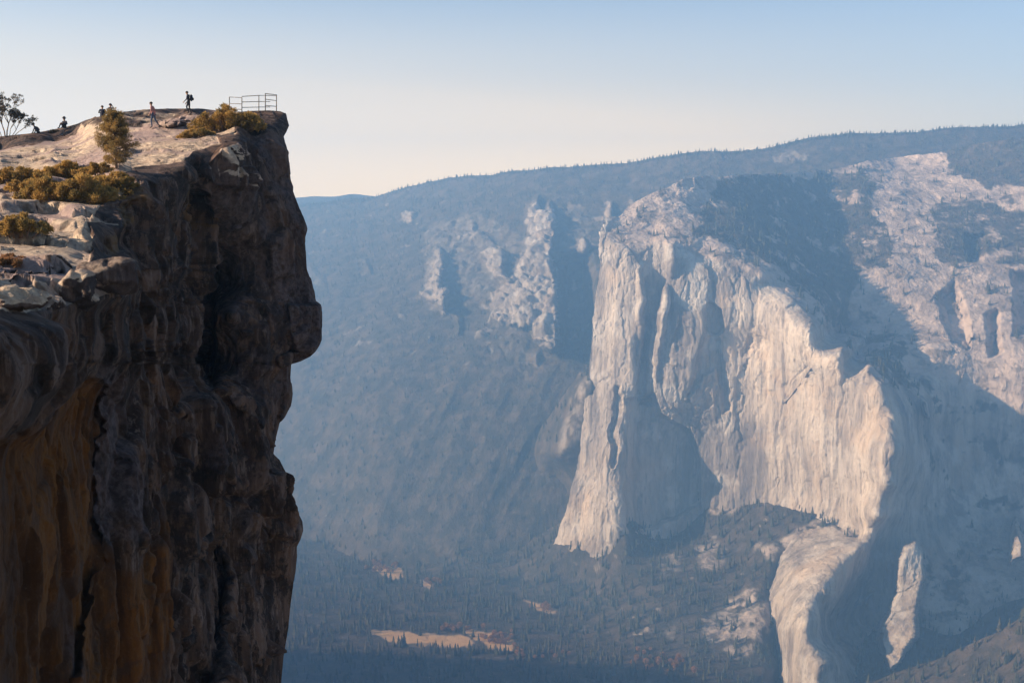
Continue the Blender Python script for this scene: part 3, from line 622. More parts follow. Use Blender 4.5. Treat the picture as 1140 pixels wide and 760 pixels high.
def post_near(W, N, px, py):
    wx, wy = warp(px, py, 2, 10, 8)
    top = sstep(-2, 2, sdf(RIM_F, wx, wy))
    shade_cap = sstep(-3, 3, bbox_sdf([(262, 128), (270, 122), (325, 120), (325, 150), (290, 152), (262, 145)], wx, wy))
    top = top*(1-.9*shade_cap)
    lp = np.stack([W[:, 0], W[:, 1], W[:, 2]*.3], -1)
    G = W.reshape(FARV['shape']+(3,)); sp = np.linalg.norm(np.gradient(G, axis=1), axis=-1); sp = np.maximum(sp, np.linalg.norm(np.gradient(G, axis=0), axis=-1)).ravel()
    at = lambda L: np.clip(L/(4*sp)-.5, 0, 1)          # leave out what the sheet is too coarse to carry
    near = np.clip(W[:, 1]/60., .35, 1)
    w = 1-top
    wp = .3*np.stack([fbm(W/5., 2, k) for k in (101, 102, 103)], -1)
    Rt = np.array([[.84, -.54, 0], [.54, .84, 0], [0, 0, 1]]); Wr = (W+wp)@Rt
    c1, e1 = facets((Wr+wp*2.2)/np.array([4.5, 4.5, 9.]), 3, .5, True, np.maximum(.03, .5*sp/4.5))
    c2, e2 = facets(Wr/np.array([1.7, 1.7, 3.4]), 7, .6, True, np.maximum(.03, .5*sp/1.7))
    c3, e3 = facets(Wr/np.array([.65, .65, 1.1]), 12, .8, True, np.maximum(.06, .5*sp/.65))
    c4, e4 = facets(W/.28, 13, 1.2)
    rimd = sstep(0, 26, -sdf(RIM_F, px, py)); d = w*near*(.1+.9*rimd)*(.5*fbm(lp/8., 2, 2)+1.15*c1*at(4)+.55*c2*at(1.6)+.17*c3*at(.7)+.04*c4*at(.3)-.3*np.exp(-(e1/.06)**2)*at(1.)-.12*np.exp(-(e2/.08)**2)*at(.5)+.14*fbm(W/1.2, 4, 9, .6)*at(1.))
    d += (1-w)*(.12*c2*at(1.6)+.06*c3*at(.7))+.04*fbm(W/.25, 3, 5)*at(.3)
    inner = sstep(0, 12, 330-px)                         # keep the prow's outline
    outl = sstep(0, 22, interp(R_F, py)-px)
    Ns = grid_normals(smooth_rows(smooth_rows(G, 30, 0), 12, 1)); Ns = smooth_rows(smooth_rows(Ns, 40, 0), 15, 1)
    Ns = Ns.reshape(-1, 3); Dr = Ns*.5+np.array([.6, -.42, 0.])*w[:, None]+np.array([0, 0, .6])*top[:, None]; Dr[:, 2] *= (.35*w+top); Dr /= np.linalg.norm(Dr, axis=1, keepdims=True)+1e-6
    W2 = W+Dr*(d*(.14+.86*outl))[:, None]
    # exfoliation sheets on the summit slabs
    zz = W2[:, 2]+1.3*fbm(W/9., 2, 44)+.07*fbm(W/3., 2, 46)+.05*W2[:, 0]
    h = .62; fr = zz/h-np.floor(zz/h); st = h*(np.floor(zz/h)+sstep(.55, 1., fr)*.8+fr*.2)-zz
    edge = sstep(0, 10, py-interp(SKY_F, px))
    tw = top*edge*(.12+.88*sstep(165, 215, py))
    W2[:, 2] += tw*st+top*edge*(.16*fbm(W/1.2, 4, 50)*at(1.2)+.5*fbm(W/6., 3, 51)*at(4))*np.clip(W[:, 1]/60, .3, 1)
    clean_lit = top*(.75+.5*fbm(W/1.5, 4, 61))
    lit_chip = sstep(-2, 3, bbox_sdf([(246, 165), (264, 158), (272, 170), (262, 182), (276, 205), (270, 212), (255, 200), (244, 188)], wx, wy))
    clean_lit = np.maximum(clean_lit, lit_chip*.8)  # sunlit face of the jutting block, its light painted in as pale rock
    shaded_bank = sstep(-2, 2, bbox_sdf([(-140, 150), (0, 140), (75, 130), (92, 134), (84, 150), (55, 157), (0, 166), (-140, 180)], wx, wy)); clean_lit *= 1-shaded_bank  # steep skyline bank: its shade is put into the colour
    dome = sstep(-2, 3, bbox_sdf([(85, 120), (250, 110), (262, 132), (228, 131), (180, 140), (92, 142)], wx, wy)); clean_lit *= 1-.62*dome*sstep(-.3, .15, fbm(W/5., 3, 91))  # dome face darkened in patches, painted shade
    brown = np.maximum(sstep(-5, 5, bbox_sdf([(-140, 520), (0, 482), (60, 455), (104, 424), (118, 424), (121, 520), (117, 600), (140, 640), (190, 560), (176, 700), (160, 840), (-140, 840)], wx, wy)), .7*sstep(-3, 3, bbox_sdf([(160, 700), (172, 680), (172, 790), (155, 800)], wx, wy)))
    brown = np.maximum(brown, .35*sstep(0, .25, fbm(lp/5., 4, 77)))
    ochre = np.zeros(len(px))
    for q in ([(84, 262), (90, 252), (98, 256), (99, 275), (92, 284), (85, 280)], [(122, 262), (130, 260), (132, 284), (124, 284)], [(322, 535), (331, 548), (331, 564), (322, 552)], [(210, 205), (216, 205), (217, 250), (211, 260)], [(140, 210), (160, 205), (165, 245), (142, 260)], [(240, 660), (248, 662), (246, 672), (240, 672)]): ochre = np.maximum(ochre, sstep(-3, 3, bbox_sdf(q, wx, wy)))
    grey = np.maximum(sstep(-3, 3, bbox_sdf([(114, 420), (128, 405), (140, 420), (140, 500), (152, 560), (140, 600), (122, 608), (116, 540)], wx, wy))*.8, sstep(.12, .3, fbm(lp/3., 4, 81))*.5)
    grey = np.maximum(grey, .75*sstep(-8, 8, bbox_sdf([(236, 215), (262, 165), (300, 150), (330, 150), (345, 260), (362, 340), (362, 395), (330, 400), (300, 480), (262, 430), (250, 300)], wx, wy))*sstep(-.25, .15, fbm(lp/2.5, 4, 83)))
    return W2, dict(clean_lit=clean_lit, brown=brown, ochre=ochre*.45, grey=grey)
def build_near():
    nr, nc = 860, 960
    def mk(s, t):
        py = 124+(835-124)*t
        for _ in range(5):
            Rr = np.interp(py, *np.array(R_F).T); px = -60+(Rr+60)*s; top = interp(SKY_F, px); py = top+(835-top)*t
        return px, py
    px, py = equalize(mk, Y_near, nr, nc, cr=300, cc=230)
    k = np.arange(1, 9)[None]
    px = np.concatenate([px, px[:, -1:]-.4*k*k*.3], 1); py = np.concatenate([py, py[:, -1:]+0*k], 1)
    # rows behind the skyline, dropping away
    q = np.arange(8, 0, -1)[:, None]
    px = np.concatenate([px[:1]+0*q, px], 0); py = np.concatenate([py[:1]+q*.9, py], 0)
    def Yf(fx, fy):
        A, B = fx.reshape(px.shape), fy.reshape(px.shape)
        Y = np.zeros(px.shape)
        Y[8:, :nc] = Y_near(A[8:, :nc].ravel(), B[8:, :nc].ravel()).reshape(nr, nc)
        Y[8:, nc:] = Y[8:, nc-1:nc]+k*1.6
        Y[:8] = Y[8:9]+q*2.5
        return Y.ravel()
    # wrapped columns and rows must take the outline's own attributes
    FARV['shape'] = px.shape
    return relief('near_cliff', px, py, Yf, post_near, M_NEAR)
def foot(px, py):
    W, N, at, fx, fy, nr, nc = FARV['near_cliff']
    if 'proj' not in FARV: FARV['proj'] = project(W)
    x, y = FARV['proj']; d = np.hypot(x-px, y-py); c = np.where(d < d.min()+1.2)[0]
    i = c[np.argmin(W[c, 1])]; return Vector(W[i].tolist())

# ------------------------------------------------------------------ small geometry helpers
def tube(bm, pts, rad, n=6):
    pts = [Vector(p) for p in pts]; rings = []
    for i, p in enumerate(pts):
        a = pts[max(0, i-1)]; b = pts[min(len(pts)-1, i+1)]; d = (b-a).normalized()
        u = d.cross(Vector((0.31, .52, .8))).normalized(); v = d.cross(u); r = rad[i] if isinstance(rad, (list, tuple)) else rad
        rings.append([bm.verts.new(p+r*(math.cos(6.2832*k/n)*u+math.sin(6.2832*k/n)*v)) for k in range(n)])
    for i in range(len(rings)-1):
        for k in range(n): bm.faces.new((rings[i][k], rings[i][(k+1) % n], rings[i+1][(k+1) % n], rings[i+1][k]))
    bm.faces.new(rings[0][::-1]); bm.faces.new(rings[-1])
def from_bm(name, bm, mat, parent=None, smooth=True):
    me = bpy.data.meshes.new(name); bm.to_mesh(me); bm.free()
    for m in (mat if isinstance(mat, (list, tuple)) else [mat]): me.materials.append(m)
    for p in me.polygons: p.use_smooth = smooth
    return link(name, me, parent)
def empty(name, loc, rz=0.):
    o = bpy.data.objects.new(name, None); C.objects.link(o); o.location = loc; o.rotation_euler.z = rz; o.empty_display_size = .2; return o
def leaves(name, centers, radii, n, size, mat, parent, seed=0, elong=1.6, up=0.):
    """n leaf blades spread through clumps (centres with radii)"""
    r = np.random.default_rng(seed); Cn = np.array(centers, float); Rr = np.array(radii, float)
    w = Rr**2; k = r.choice(len(Cn), n, p=w/w.sum())
    u = r.normal(size=(n, 3)); u /= np.linalg.norm(u, axis=1, keepdims=True); rad = Rr[k]*(r.random(n)**.45)
    c = Cn[k]+u*rad[:, None]*np.array([1, 1, .8])
    d = u*.7+r.normal(size=(n, 3))*.6+np.array([0, 0, up]); d /= np.linalg.norm(d, axis=1, keepdims=True)
    s = np.cross(d, r.normal(size=(n, 3))); s /= np.linalg.norm(s, axis=1, keepdims=True)
    L = size*(.6+.8*r.random(n))[:, None]; wd = L/elong*.5
    V = np.stack([c-s*wd*.3, c+s*wd*.3, c+d*L*.6+s*wd, c+d*L, c+d*L*.6-s*wd], 1).reshape(-1, 3)
    b = np.arange(n)*5
    Fq = np.concatenate([np.stack([b, b+1, b+2], 1), np.stack([b, b+2, b+4], 1), np.stack([b+2, b+3, b+4], 1)])
    return link(name, raw_mesh(name, V, Fq, mat), parent)

M_BUSH = leafy('chaparral_leaves', (.42, .26, .08), (.17, .125, .045), .45)
M_BUSHR = leafy('dry_red_leaves', (.30, .15, .07), (.17, .10, .05), .35)
M_PINE = leafy('young_pine_needles', (.34, .22, .08), (.16, .12, .05), .45)
M_DARKLEAF = leafy('dark_leaves', (.05, .045, .03), (.07, .055, .03), .2)
M_STEM = simple('stem_bark', (.10, .07, .05), (.17, .12, .09), 30, .9, (.5, .01))
M_RAIL = simple('painted_steel_rail', (.10, .095, .09), (.16, .12, .09), 6, .55, None, lo=.5, hi=.7)

def bush(label, px, py, w_px, h_px, seed, mat=None, n=5000, cat='shrub', group=None, Yo=0, lean=0):
    rg = random.Random(seed); b = foot(px, py); b.y += Yo; Y = b.y; s = Y/F; w = w_px*s; h = h_px*s
    root = empty('shrub', b-Vector((0, 0, .05))); tag(root, label, cat, group)
    cs = []; rs = []
    m = max(24, int(w*34))
    for i in range(m):
        a = rg.uniform(-1, 1); x = a*w/2*.93; y = rg.uniform(-.3, .45)*min(w, 2.2)
        env = h*(1-.8*abs(a)**2.)*(.85+.15*math.sin(a*9+seed)+.1*math.sin(a*4+seed))
        z = env*rg.uniform(.02, .8); r = max(.08, min(h*.15, env*.24))*rg.uniform(.6, 1.3)
        z += lean*x
        cs.append((x, y, max(z, r*.3))); rs.append(r)
    leaves('foliage', cs, rs, int(n*2), .13 if Y > 45 else .10, mat or M_BUSH, root, seed, 3.2, 1.0)
    bm = bmesh.new()
    for i in range(0, m, 2):
        c = cs[i]; x0 = c[0]*.55
        tube(bm, [(x0, c[1]*.3, -.15), ((x0+c[0])/2, c[1]*.6, c[2]*.45), (c[0], c[1], c[2]*.95+.05)], [.03, .02, .008], 5)
    from_bm('stem', bm, M_STEM, root)
    return root

def young_pine(label, px, py, h_px, w_px, seed):
    rg = random.Random(seed); b = foot(px, py); s = b.y/F; h = h_px*s; w = w_px*s/2
    root = empty('pine_tree', b-Vector((0, 0, .1))); tag(root, label, 'tree')
    bm = bmesh.new(); tube(bm, [(0, 0, -.1), (.04, 0, h*.3), (-.03, .02, h*.65), (0, 0, h*.97)], [.075, .06, .04, .01], 8)
    cs = []; rs = []
    for i in range(90):
        t = rg.random()**.9; z = h*(.06+.9*t); a = rg.random()*6.283
        prof = (.75+.25*math.sin(min(1, t/.45)*math.pi/2)) if t < .5 else 1-(t-.5)*1.5
        L = w*prof*rg.uniform(.5, 1.12)
        tip = Vector((math.cos(a)*L, math.sin(a)*L, z+L*.25))
        tube(bm, [(0, 0, z-.05), (tip.x*.5, tip.y*.5, z+L*.05), tip], [.022, .014, .005], 4)
        for f, r in ((.55, .14), (.8, .15), (1., .12)):
            cs.append((tip.x*f+rg.gauss(0, .04), tip.y*f, z+L*.25*f*f+rg.gauss(0, .04))); rs.append(r*h/2.9*rg.uniform(.8, 1.3))
    for i in range(5): cs.append((rg.gauss(0, .07), rg.gauss(0, .05), h*(.9+.03*i))); rs.append(.09)
    from_bm('trunk', bm, M_STEM, root)
    leaves('crown', cs, rs, 30000, .075, M_PINE, root, seed, 3.5, .4)
    return root

def open_tree(label, px, py, h_px, w_px, seed, Yo=0):
    """thin, many-stemmed tree against the sky"""
    rg = random.Random(seed); b = foot(px, py); s = b.y/F; h = h_px*s
    root = empty('tree', b-Vector((0, 0, .15))); tag(root, label, 'tree')
    bm = bmesh.new(); cs = []; rs = []
    def grow(p, d, L, r, lv):
        q = p+d*L*.5+Vector((rg.gauss(0, .03), 0, .02)); e = q+(d+Vector((rg.gauss(0, .2), rg.gauss(0, .2), .12))).normalized()*L*.5
        tube(bm, [p, q, e], [r, r*.85, r*.7], 5)
        if lv == 0 or L < .18: cs.append(tuple(e)); rs.append(rg.uniform(.07, .13)); return
        for i in range(rg.choice((2, 3, 3))):
            a = rg.gauss(0, .6); nd = (d+Vector((math.sin(a)*.95, rg.gauss(0, .4), rg.uniform(-.1, .4)))).normalized()
            grow(e, nd, L*rg.uniform(.6, .8), r*.62, lv-1)
        if lv <= 2: cs.append(tuple(q)); rs.append(.09)
    for x, lean in ((-.12, -.12), (.1, .04), (.32, .3), (-.5, -.3), (.55, .6), (.8, .9)):
        big = abs(lean) < .2
        grow(Vector((x*.6, rg.uniform(-.2, .2), 0)), Vector((lean, 0, 1)).normalized(), h*(.40 if big else .27), .06 if big else .035, 4)
    from_bm('trunk', bm, M_STEM, root)
    leaves('crown', cs, rs, 5200, .10, M_DARKLEAF, root, seed, 1.8, .3)
    return root

def rock(name, label, cat, px, py, size, rot, seed, mat=None, sink=.25, blocky=.0, group=None, clean_lit=1., Yo=0):
    """boulder: hull of scattered points, then worn"""
    rg = random.Random(seed); b = foot(px, py); b.y += Yo
    bm = bmesh.new()
    for i in range(26):
        v = Vector((rg.gauss(0, 1), rg.gauss(0, 1), rg.gauss(0, 1))).normalized()
        m = max(abs(v.x), abs(v.y), abs(v.z)); v = v*(1-blocky)+v/m*blocky
        bm.verts.new((v.x*size[0]/2, v.y*size[1]/2, v.z*size[2]/2))
    h = bmesh.ops.convex_hull(bm, input=bm.verts); bmesh.ops.delete(bm, geom=[g for g in h['geom_interior'] if isinstance(g, bmesh.types.BMVert)], context='VERTS')
    me = bpy.data.meshes.new('tmp'); bm.to_mesh(me); bm.free(); t = bpy.data.objects.new('tmp', me); C.objects.link(t)
    m = t.modifiers.new('r', 'REMESH'); m.mode = 'VOXEL'; m.voxel_size = min(size)*.05
    dg = bpy.context.evaluated_depsgraph_get(); m2 = bpy.data.meshes.new_from_object(t.evaluated_get(dg)); bpy.data.objects.remove(t)
    bm = bmesh.new(); bm.from_mesh(m2); bmesh.ops.smooth_vert(bm, verts=bm.verts, factor=.5, use_axis_x=True, use_axis_y=True, use_axis_z=True); bm.normal_update()
    co = np.array([v.co for v in bm.verts]); nn = np.array([v.normal for v in bm.verts]); sc = min(size)
    d = sc*(.16*fbm(co/sc*1.1+seed, 4, seed)+.07*facets(co/sc*2.2+seed, seed, 1.3)[0]+.03*fbm(co/sc*6+seed, 4, seed+3))
    for v, q in zip(bm.verts, co+nn*d[:, None]): v.co = q
    o = from_bm(name, bm, mat or M_NEAR, None, True)
    n = len(o.data.vertices)
    for nm, val in (('clean_lit', clean_lit*.9), ('brown', 0), ('ochre', 0), ('grey', .3)):
        a = o.data.attributes.new(nm, 'FLOAT', 'POINT'); a.data.foreach_set('value', np.full(n, val, np.float32))
    o.location = b+Vector((0, 0, size[2]*(.5-sink))); o.rotation_euler = rot
    tag(o, label, cat, group); return o

# ------------------------------------------------------------------ people
MC = {}
def cloth(nm, col):
    if nm not in MC: MC[nm] = simple(nm, col, tuple(c*.75 for c in col), 14, .9, (.4, .01))
    return MC[nm]
def person(label, loc, rz, pose, h, cols, hair='short', hat=None):
    """pose: joint -> (x forward, y left, z up) for a 1.72 m adult; body grown as one skin"""
    J = dict(pelvis=(0, 0, .95), belly=(0, 0, 1.08), chest=(0, 0, 1.28), neck=(0, 0, 1.46), jaw=(.02, 0, 1.53), head=(.02, 0, 1.61), crown=(0, 0, 1.70),
             shl=(0, .17, 1.40), ell=(-.03, .22, 1.12), wrl=(.05, .23, .88), shr=(0, -.17, 1.40), elr=(-.03, -.22, 1.12), wrr=(.05, -.23, .88),
             hil=(0, .09, .90), knl=(.03, .1, .50), anl=(-.02, .1, .09), tol=(.15, .11, .03), hir=(0, -.09, .90), knr=(.03, -.1, .50), anr=(-.02, -.1, .09), tor=(.15, -.11, .03))
    J.update(pose); k = h/1.72
    Rr = dict(pelvis=(.15, .11), belly=(.135, .10), chest=(.165, .115), neck=(.055, .055), jaw=(.07, .075), head=(.082, .098), crown=(.06, .07), shl=(.07, .07), ell=(.045, .045), wrl=(.028, .028), shr=(.07, .07), elr=(.045, .045), wrr=(.028, .028),
              hil=(.10, .10), knl=(.062, .062), anl=(.042, .042), tol=(.038, .035), hir=(.10, .10), knr=(.062, .062), anr=(.042, .042), tor=(.038, .035))
    E = [('pelvis', 'belly'), ('belly', 'chest'), ('chest', 'neck'), ('neck', 'jaw'), ('jaw', 'head'), ('head', 'crown'), ('chest', 'shl'), ('shl', 'ell'), ('ell', 'wrl'), ('chest', 'shr'), ('shr', 'elr'), ('elr', 'wrr'),
         ('pelvis', 'hil'), ('hil', 'knl'), ('knl', 'anl'), ('anl', 'tol'), ('pelvis', 'hir'), ('hir', 'knr'), ('knr', 'anr'), ('anr', 'tor')]
    for sd in 'lr':   # palm, four fingers and a thumb
        w = Vector(J['wr'+sd]); d = (w-Vector(J['el'+sd])).normalized(); sg = 1 if sd == 'l' else -1
        side = d.cross(Vector((0, sg, 0))).normalized(); palm = w+d*.06
        J['pa'+sd] = tuple(palm); Rr['pa'+sd] = (.036, .022); E.append(('wr'+sd, 'pa'+sd))
        for i, (o, L) in enumerate(((-.028, .07), (-.01, .08), (.01, .075), (.028, .06))):
            a = palm+d*.035+side*o; J['f%d%s' % (i, sd)] = tuple(a); J['g%d%s' % (i, sd)] = tuple(a+d*L*.75+Vector((0, -sg*.02, 0)))
            Rr['f%d%s' % (i, sd)] = (.010, .010); Rr['g%d%s' % (i, sd)] = (.008, .008); E += [('pa'+sd, 'f%d%s' % (i, sd)), ('f%d%s' % (i, sd), 'g%d%s' % (i, sd))]
        a = w+d*.03+side*-.04; J['th'+sd] = tuple(a+d*.045+side*-.012); Rr['th'+sd] = (.010, .010); E.append(('pa'+sd, 'th'+sd))
    names = list(J); me = bpy.data.meshes.new('person_cage')
    me.from_pydata([Vector(J[n])*k for n in names], [(names.index(a), names.index(b)) for a, b in E], [])
    tmp = bpy.data.objects.new('person_cage', me); C.objects.link(tmp)
    sk = tmp.modifiers.new('s', 'SKIN'); sk.use_smooth_shade = True
    for i, n in enumerate(names):
        d = me.skin_vertices[0].data[i]; d.radius = (Rr[n][0]*k, Rr[n][1]*k); d.use_root = (n == 'pelvis')
    ss = tmp.modifiers.new('b', 'SUBSURF'); ss.levels = 1; ss.render_levels = 1
    dg = bpy.context.evaluated_depsgraph_get(); out = bpy.data.meshes.new_from_object(tmp.evaluated_get(dg)); bpy.data.objects.remove(tmp)
    body = bpy.data.objects.new('body', out); C.objects.link(body); out.name = 'body'; out.materials.clear()
    for m in (cloth('skin', (.36, .22, .15)), cloth(*cols[0]), cloth(*cols[1]), cloth('dark_shoe', (.05, .045, .04))): out.materials.append(m)
    jn = {n: Vector(J[n])*k for n in names}
    seg = [('neck', 'crown', 0), ('pelvis', 'chest', 1), ('chest', 'neck', 1), ('chest', 'shl', 1), ('shl', 'ell', 1), ('ell', 'wrl', 1), ('chest', 'shr', 1), ('shr', 'elr', 1), ('elr', 'wrr', 1), ('wrl', 'g1l', 0), ('wrr', 'g1r', 0),
           ('hil', 'knl', 2), ('knl', 'anl', 2), ('hir', 'knr', 2), ('knr', 'anr', 2), ('anl', 'tol', 3), ('anr', 'tor', 3)]
    for p in out.polygons:
        c = p.center; best = 9
        for a, b, m in seg:
            A, B = jn[a], jn[b]; t = max(0, min(1, (c-A).dot(B-A)/((B-A).length_squared+1e-9))); dd = (c-A-(B-A)*t).length
            if dd < best: best = dd; p.material_index = m
    root = empty('person', loc, rz); tag(root, label, 'person'); body.parent = root
    hd = jn['head']; up = (jn['crown']-jn['jaw']).normalized()
    # hair or hat, nose and ears as small shapes seated on the head
    bm = bmesh.new(); bmesh.ops.create_uvsphere(bm, u_segments=14, v_segments=10, radius=.105*k)
    for v in bm.verts: v.co.z = max(v.co.z, -.02*k)*1.08; v.co.x = v.co.x*1.08-.012*k
    if hair == 'long':
        for v in bm.verts:
            if v.co.z < 0 and v.co.x < 0: v.co.z -= .14*k
    bmesh.ops.translate(bm, verts=bm.verts, vec=hd+up*.03*k); from_bm('hair', bm, cloth('dark_hair', (.03, .022, .018)), root)
    bm = bmesh.new(); bmesh.ops.create_cone(bm, segments=6, radius1=.016*k, radius2=.004*k, depth=.035*k, cap_ends=True); bmesh.ops.rotate(bm, verts=bm.verts, matrix=Matrix.Rotation(R(90), 3, 'Y'), cent=(0, 0, 0)); bmesh.ops.translate(bm, verts=bm.verts, vec=hd+Vector((.105*k, 0, -.015*k))); from_bm('nose', bm, MC['skin'], root)
    if hat:
        bm = bmesh.new(); bmesh.ops.create_cone(bm, segments=20, radius1=.19*k, radius2=.18*k, depth=.02*k, cap_ends=True)
        r = bmesh.ops.create_cone(bm, segments=16, radius1=.115*k, radius2=.09*k, depth=.12*k, cap_ends=True); bmesh.ops.translate(bm, verts=r['verts'], vec=(0, 0, .06*k))
        bmesh.ops.translate(bm, verts=bm.verts, vec=hd+up*.075*k); from_bm('hat', bm, cloth('hat_cloth', hat), root)
    return root
def backpack(label, loc, rz, k=1.):
    root = empty('backpack', loc, rz); tag(root, label, 'backpack')
    bm = bmesh.new(); bmesh.ops.create_cube(bm, size=1); bmesh.ops.scale(bm, verts=bm.verts, vec=(.22*k, .32*k, .50*k))
    for v in bm.verts:
        if v.co.z > 0: v.co.x *= .75; v.co.y *= .8
    bmesh.ops.bevel(bm, geom=bm.edges[:], offset=.06*k, segments=3, affect='EDGES'); from_bm('pack_body', bm, cloth('pack_nylon', (.03, .035, .05)), root)
    bm = bmesh.new(); bmesh.ops.create_cube(bm, size=1); bmesh.ops.scale(bm, verts=bm.verts, vec=(.09*k, .24*k, .2*k)); bmesh.ops.bevel(bm, geom=bm.edges[:], offset=.03*k, segments=2, affect='EDGES'); bmesh.ops.translate(bm, verts=bm.verts, vec=(-.13*k, 0, -.09*k)); from_bm('pocket', bm, cloth('pack_nylon', (0, 0, 0)), root)
    for s in (-1, 1):
        bm = bmesh.new(); tube(bm, [(.09*k, s*.11*k, .2*k), (.2*k, s*.13*k, .25*k), (.31*k, s*.13*k, .1*k), (.27*k, s*.14*k, -.1*k), (.1*k, s*.13*k, -.18*k)], .02*k, 6); from_bm('shoulder_strap', bm, MC['pack_nylon'], root)
    return root

# ================================================================== BUILD
build_ground(); build_far(); build_ridge(); build_massif(); build_valley(); build_spur(); build_south_wall(); build_near()

A = scatter()
rng = np.random.default_rng(8)
x, y = project(A[:, :3]); size = A[:, 3]/A[:, 1]*F
order = np.argsort(-(size+100*(A[:, 4] == 2)))
big, rest = A[order[:300]], A[order[300:]]
protos = [cone_tree(5, 6, rng) for _ in range(5)]
put_trees(rest, 'forest', protos, M_TREE, rng)['kind'] = 'stuff'
det = [cone_tree(11, 9, rng) for _ in range(4)]
pm = []
for v, f in det:
    pm.append((raw_mesh('crown', v[:-4], f[:-3], M_TREE), raw_mesh('trunk', v[-4:], f[-3:]-(len(v)-4), M_STEM)))
for i, q in enumerate(big):
    r_ = empty('conifer', q[:3].tolist(), random.random()*6.28)
    tag(r_, 'dark evergreen conifer, one of the larger trees on the valley slopes', 'tree', 'large conifers on the valley slopes')
    k = random.randrange(4); r_.scale = (q[3]*(.9+.3*random.random()),)*2+(q[3],)
    link('crown', pm[k][0], r_); link('trunk', pm[k][1], r_)
ac, al = [], []
rg = np.random.default_rng(31)
v = rg.normal(size=(420, 3)); v /= np.linalg.norm(v, axis=1, keepdims=True); v *= (.55+.45*rg.random((420, 1)))*np.array([.42, .42, .40]); v[:, 2] += .58
d1 = rg.normal(size=(420, 3))*.075; d2 = rg.normal(size=(420, 3))*.075
cm = raw_mesh('crown', np.stack([v, v+d1, v+d2], 1).reshape(-1, 3), np.arange(1260).reshape(-1, 3), M_AUT)
tv = [(.02*math.cos(a), .02*math.sin(a), z) for z in (-.05, .5) for a in (0, 2.1, 4.2)]
tm = raw_mesh('trunk', tv, [(0, 1, 4, 3), (1, 2, 5, 4), (2, 0, 3, 5)], M_STEM)
for x0, y0, dx, dy, n in ((555, 712, 18, 7, 30), (428, 632, 16, 5, 24), (505, 701, 20, 3, 12), (748, 740, 16, 9, 22), (480, 648, 12, 4, 8), (610, 676, 14, 4, 10), (590, 730, 30, 6, 10), (710, 735, 30, 12, 12)):
    for _ in range(n):
        x = x0+rg.normal()*dx*.6; y = y0+rg.normal()*dy*.6; Wv, Nv, at_, fx, fy, nr_, nc_ = FARV['valley_floor']
        i = np.argmin(np.hypot(fx-x, fy-y)); h = rg.uniform(9, 17)
        r_ = empty('autumn_tree', Wv[i].tolist(), rg.random()*6.28); r_.scale = (h, h, h); link('crown', cm, r_); link('trunk', tm, r_)
        tag(r_, 'small orange leaved autumn tree by the clearings on the valley floor', 'tree', 'autumn trees on the valley floor')
print('trees', len(A), round(time.time()-T0, 1))

# summit plants
bush('golden brown shrub sprawling over the top of the cliff just left of the railing', 255, 142, 92, 28, 21, M_BUSH, 14000)
bush('low golden shrub strip trailing down the slab below the large railing shrub', 218, 152, 44, 12, 22, M_BUSH, 3500, lean=.12)
bush('sunlit olive shrub with dark shade below, on the far left under the skyline slab', 16, 201, 78, 22, 23, M_BUSH, 7000)
bush('widest golden chaparral shrub, spread over the slab left of the young pine', 74, 222, 120, 34, 24, M_BUSH, 15000)
bush('rounded golden shrub at the foot of the young pine', 116, 214, 74, 28, 25, M_BUSH, 10000)
bush('small shrub tucked against the left side of the young pine', 108, 192, 50, 13, 26, M_BUSH, 4000)
bush('lowest yellow green shrub in shade above the near ledges at the left edge', 18, 258, 74, 24, 27, M_BUSH, 7000)
bush('small reddish dry shrub on the ledge at the left edge', 8, 292, 34, 12, 28, M_BUSHR, 3000)
bush('small round shrub on the skyline between the two seated people', 60, 147, 10, 5, 29, M_DARKLEAF, 700)
bush('shrub with a dense dark underside between the wide shrub and the far left shrub', 38, 210, 60, 20, 31, M_BUSH, 6000)
bush('low shrub filling the gap between the wide shrub and the pine trunk', 134, 206, 34, 16, 32, M_BUSH, 4000)
bush('golden crowned shrub standing behind the wide chaparral shrub', 76, 197, 74, 20, 33, M_BUSH, 8000)
young_pine('bushy young pine with golden needles on the summit slab', 130, 187, 66, 46, 3)
open_tree('thin many stemmed dark tree against the sky at the left edge', 6, 152, 42, 70, 5)

# boulders
rock('boulder', 'rounded boulder resting on the slab between the two walking people', 'boulder', 193, 140, (2.0, 1.6, .75), (0, 0, .2), 3)
rock('boulder', 'flat shaded boulder below the feet of the person with a backpack', 'boulder', 221, 136, (3.2, 1.8, .8), (0, 0, .1), 4)
rock('boulder', 'leaning pale boulder with a dark front on the near ledge', 'boulder', 88, 343, (1.0, .9, 1.15), (.1, .22, .5), 5, sink=.12, blocky=.45, clean_lit=.75)
rock('boulder', 'small pointed rock wedged left of the leaning boulder', 'boulder', 62, 345, (.6, .6, .38), (0, .2, .6), 6, sink=.15)
rock('rock_block', 'large square dark faced rock block at the end of the near ledge', 'rock', 121, 324, (1.5, 1.5, 1.0), (.02, -.05, .5), 8, sink=.1, blocky=.97, clean_lit=.5)
rock('rock_slab', 'low rounded pale rock at the left edge of the near ledge', 'rock', 15, 338, (1.5, 1.2, .5), (0, 0, .4), 9, sink=.25)

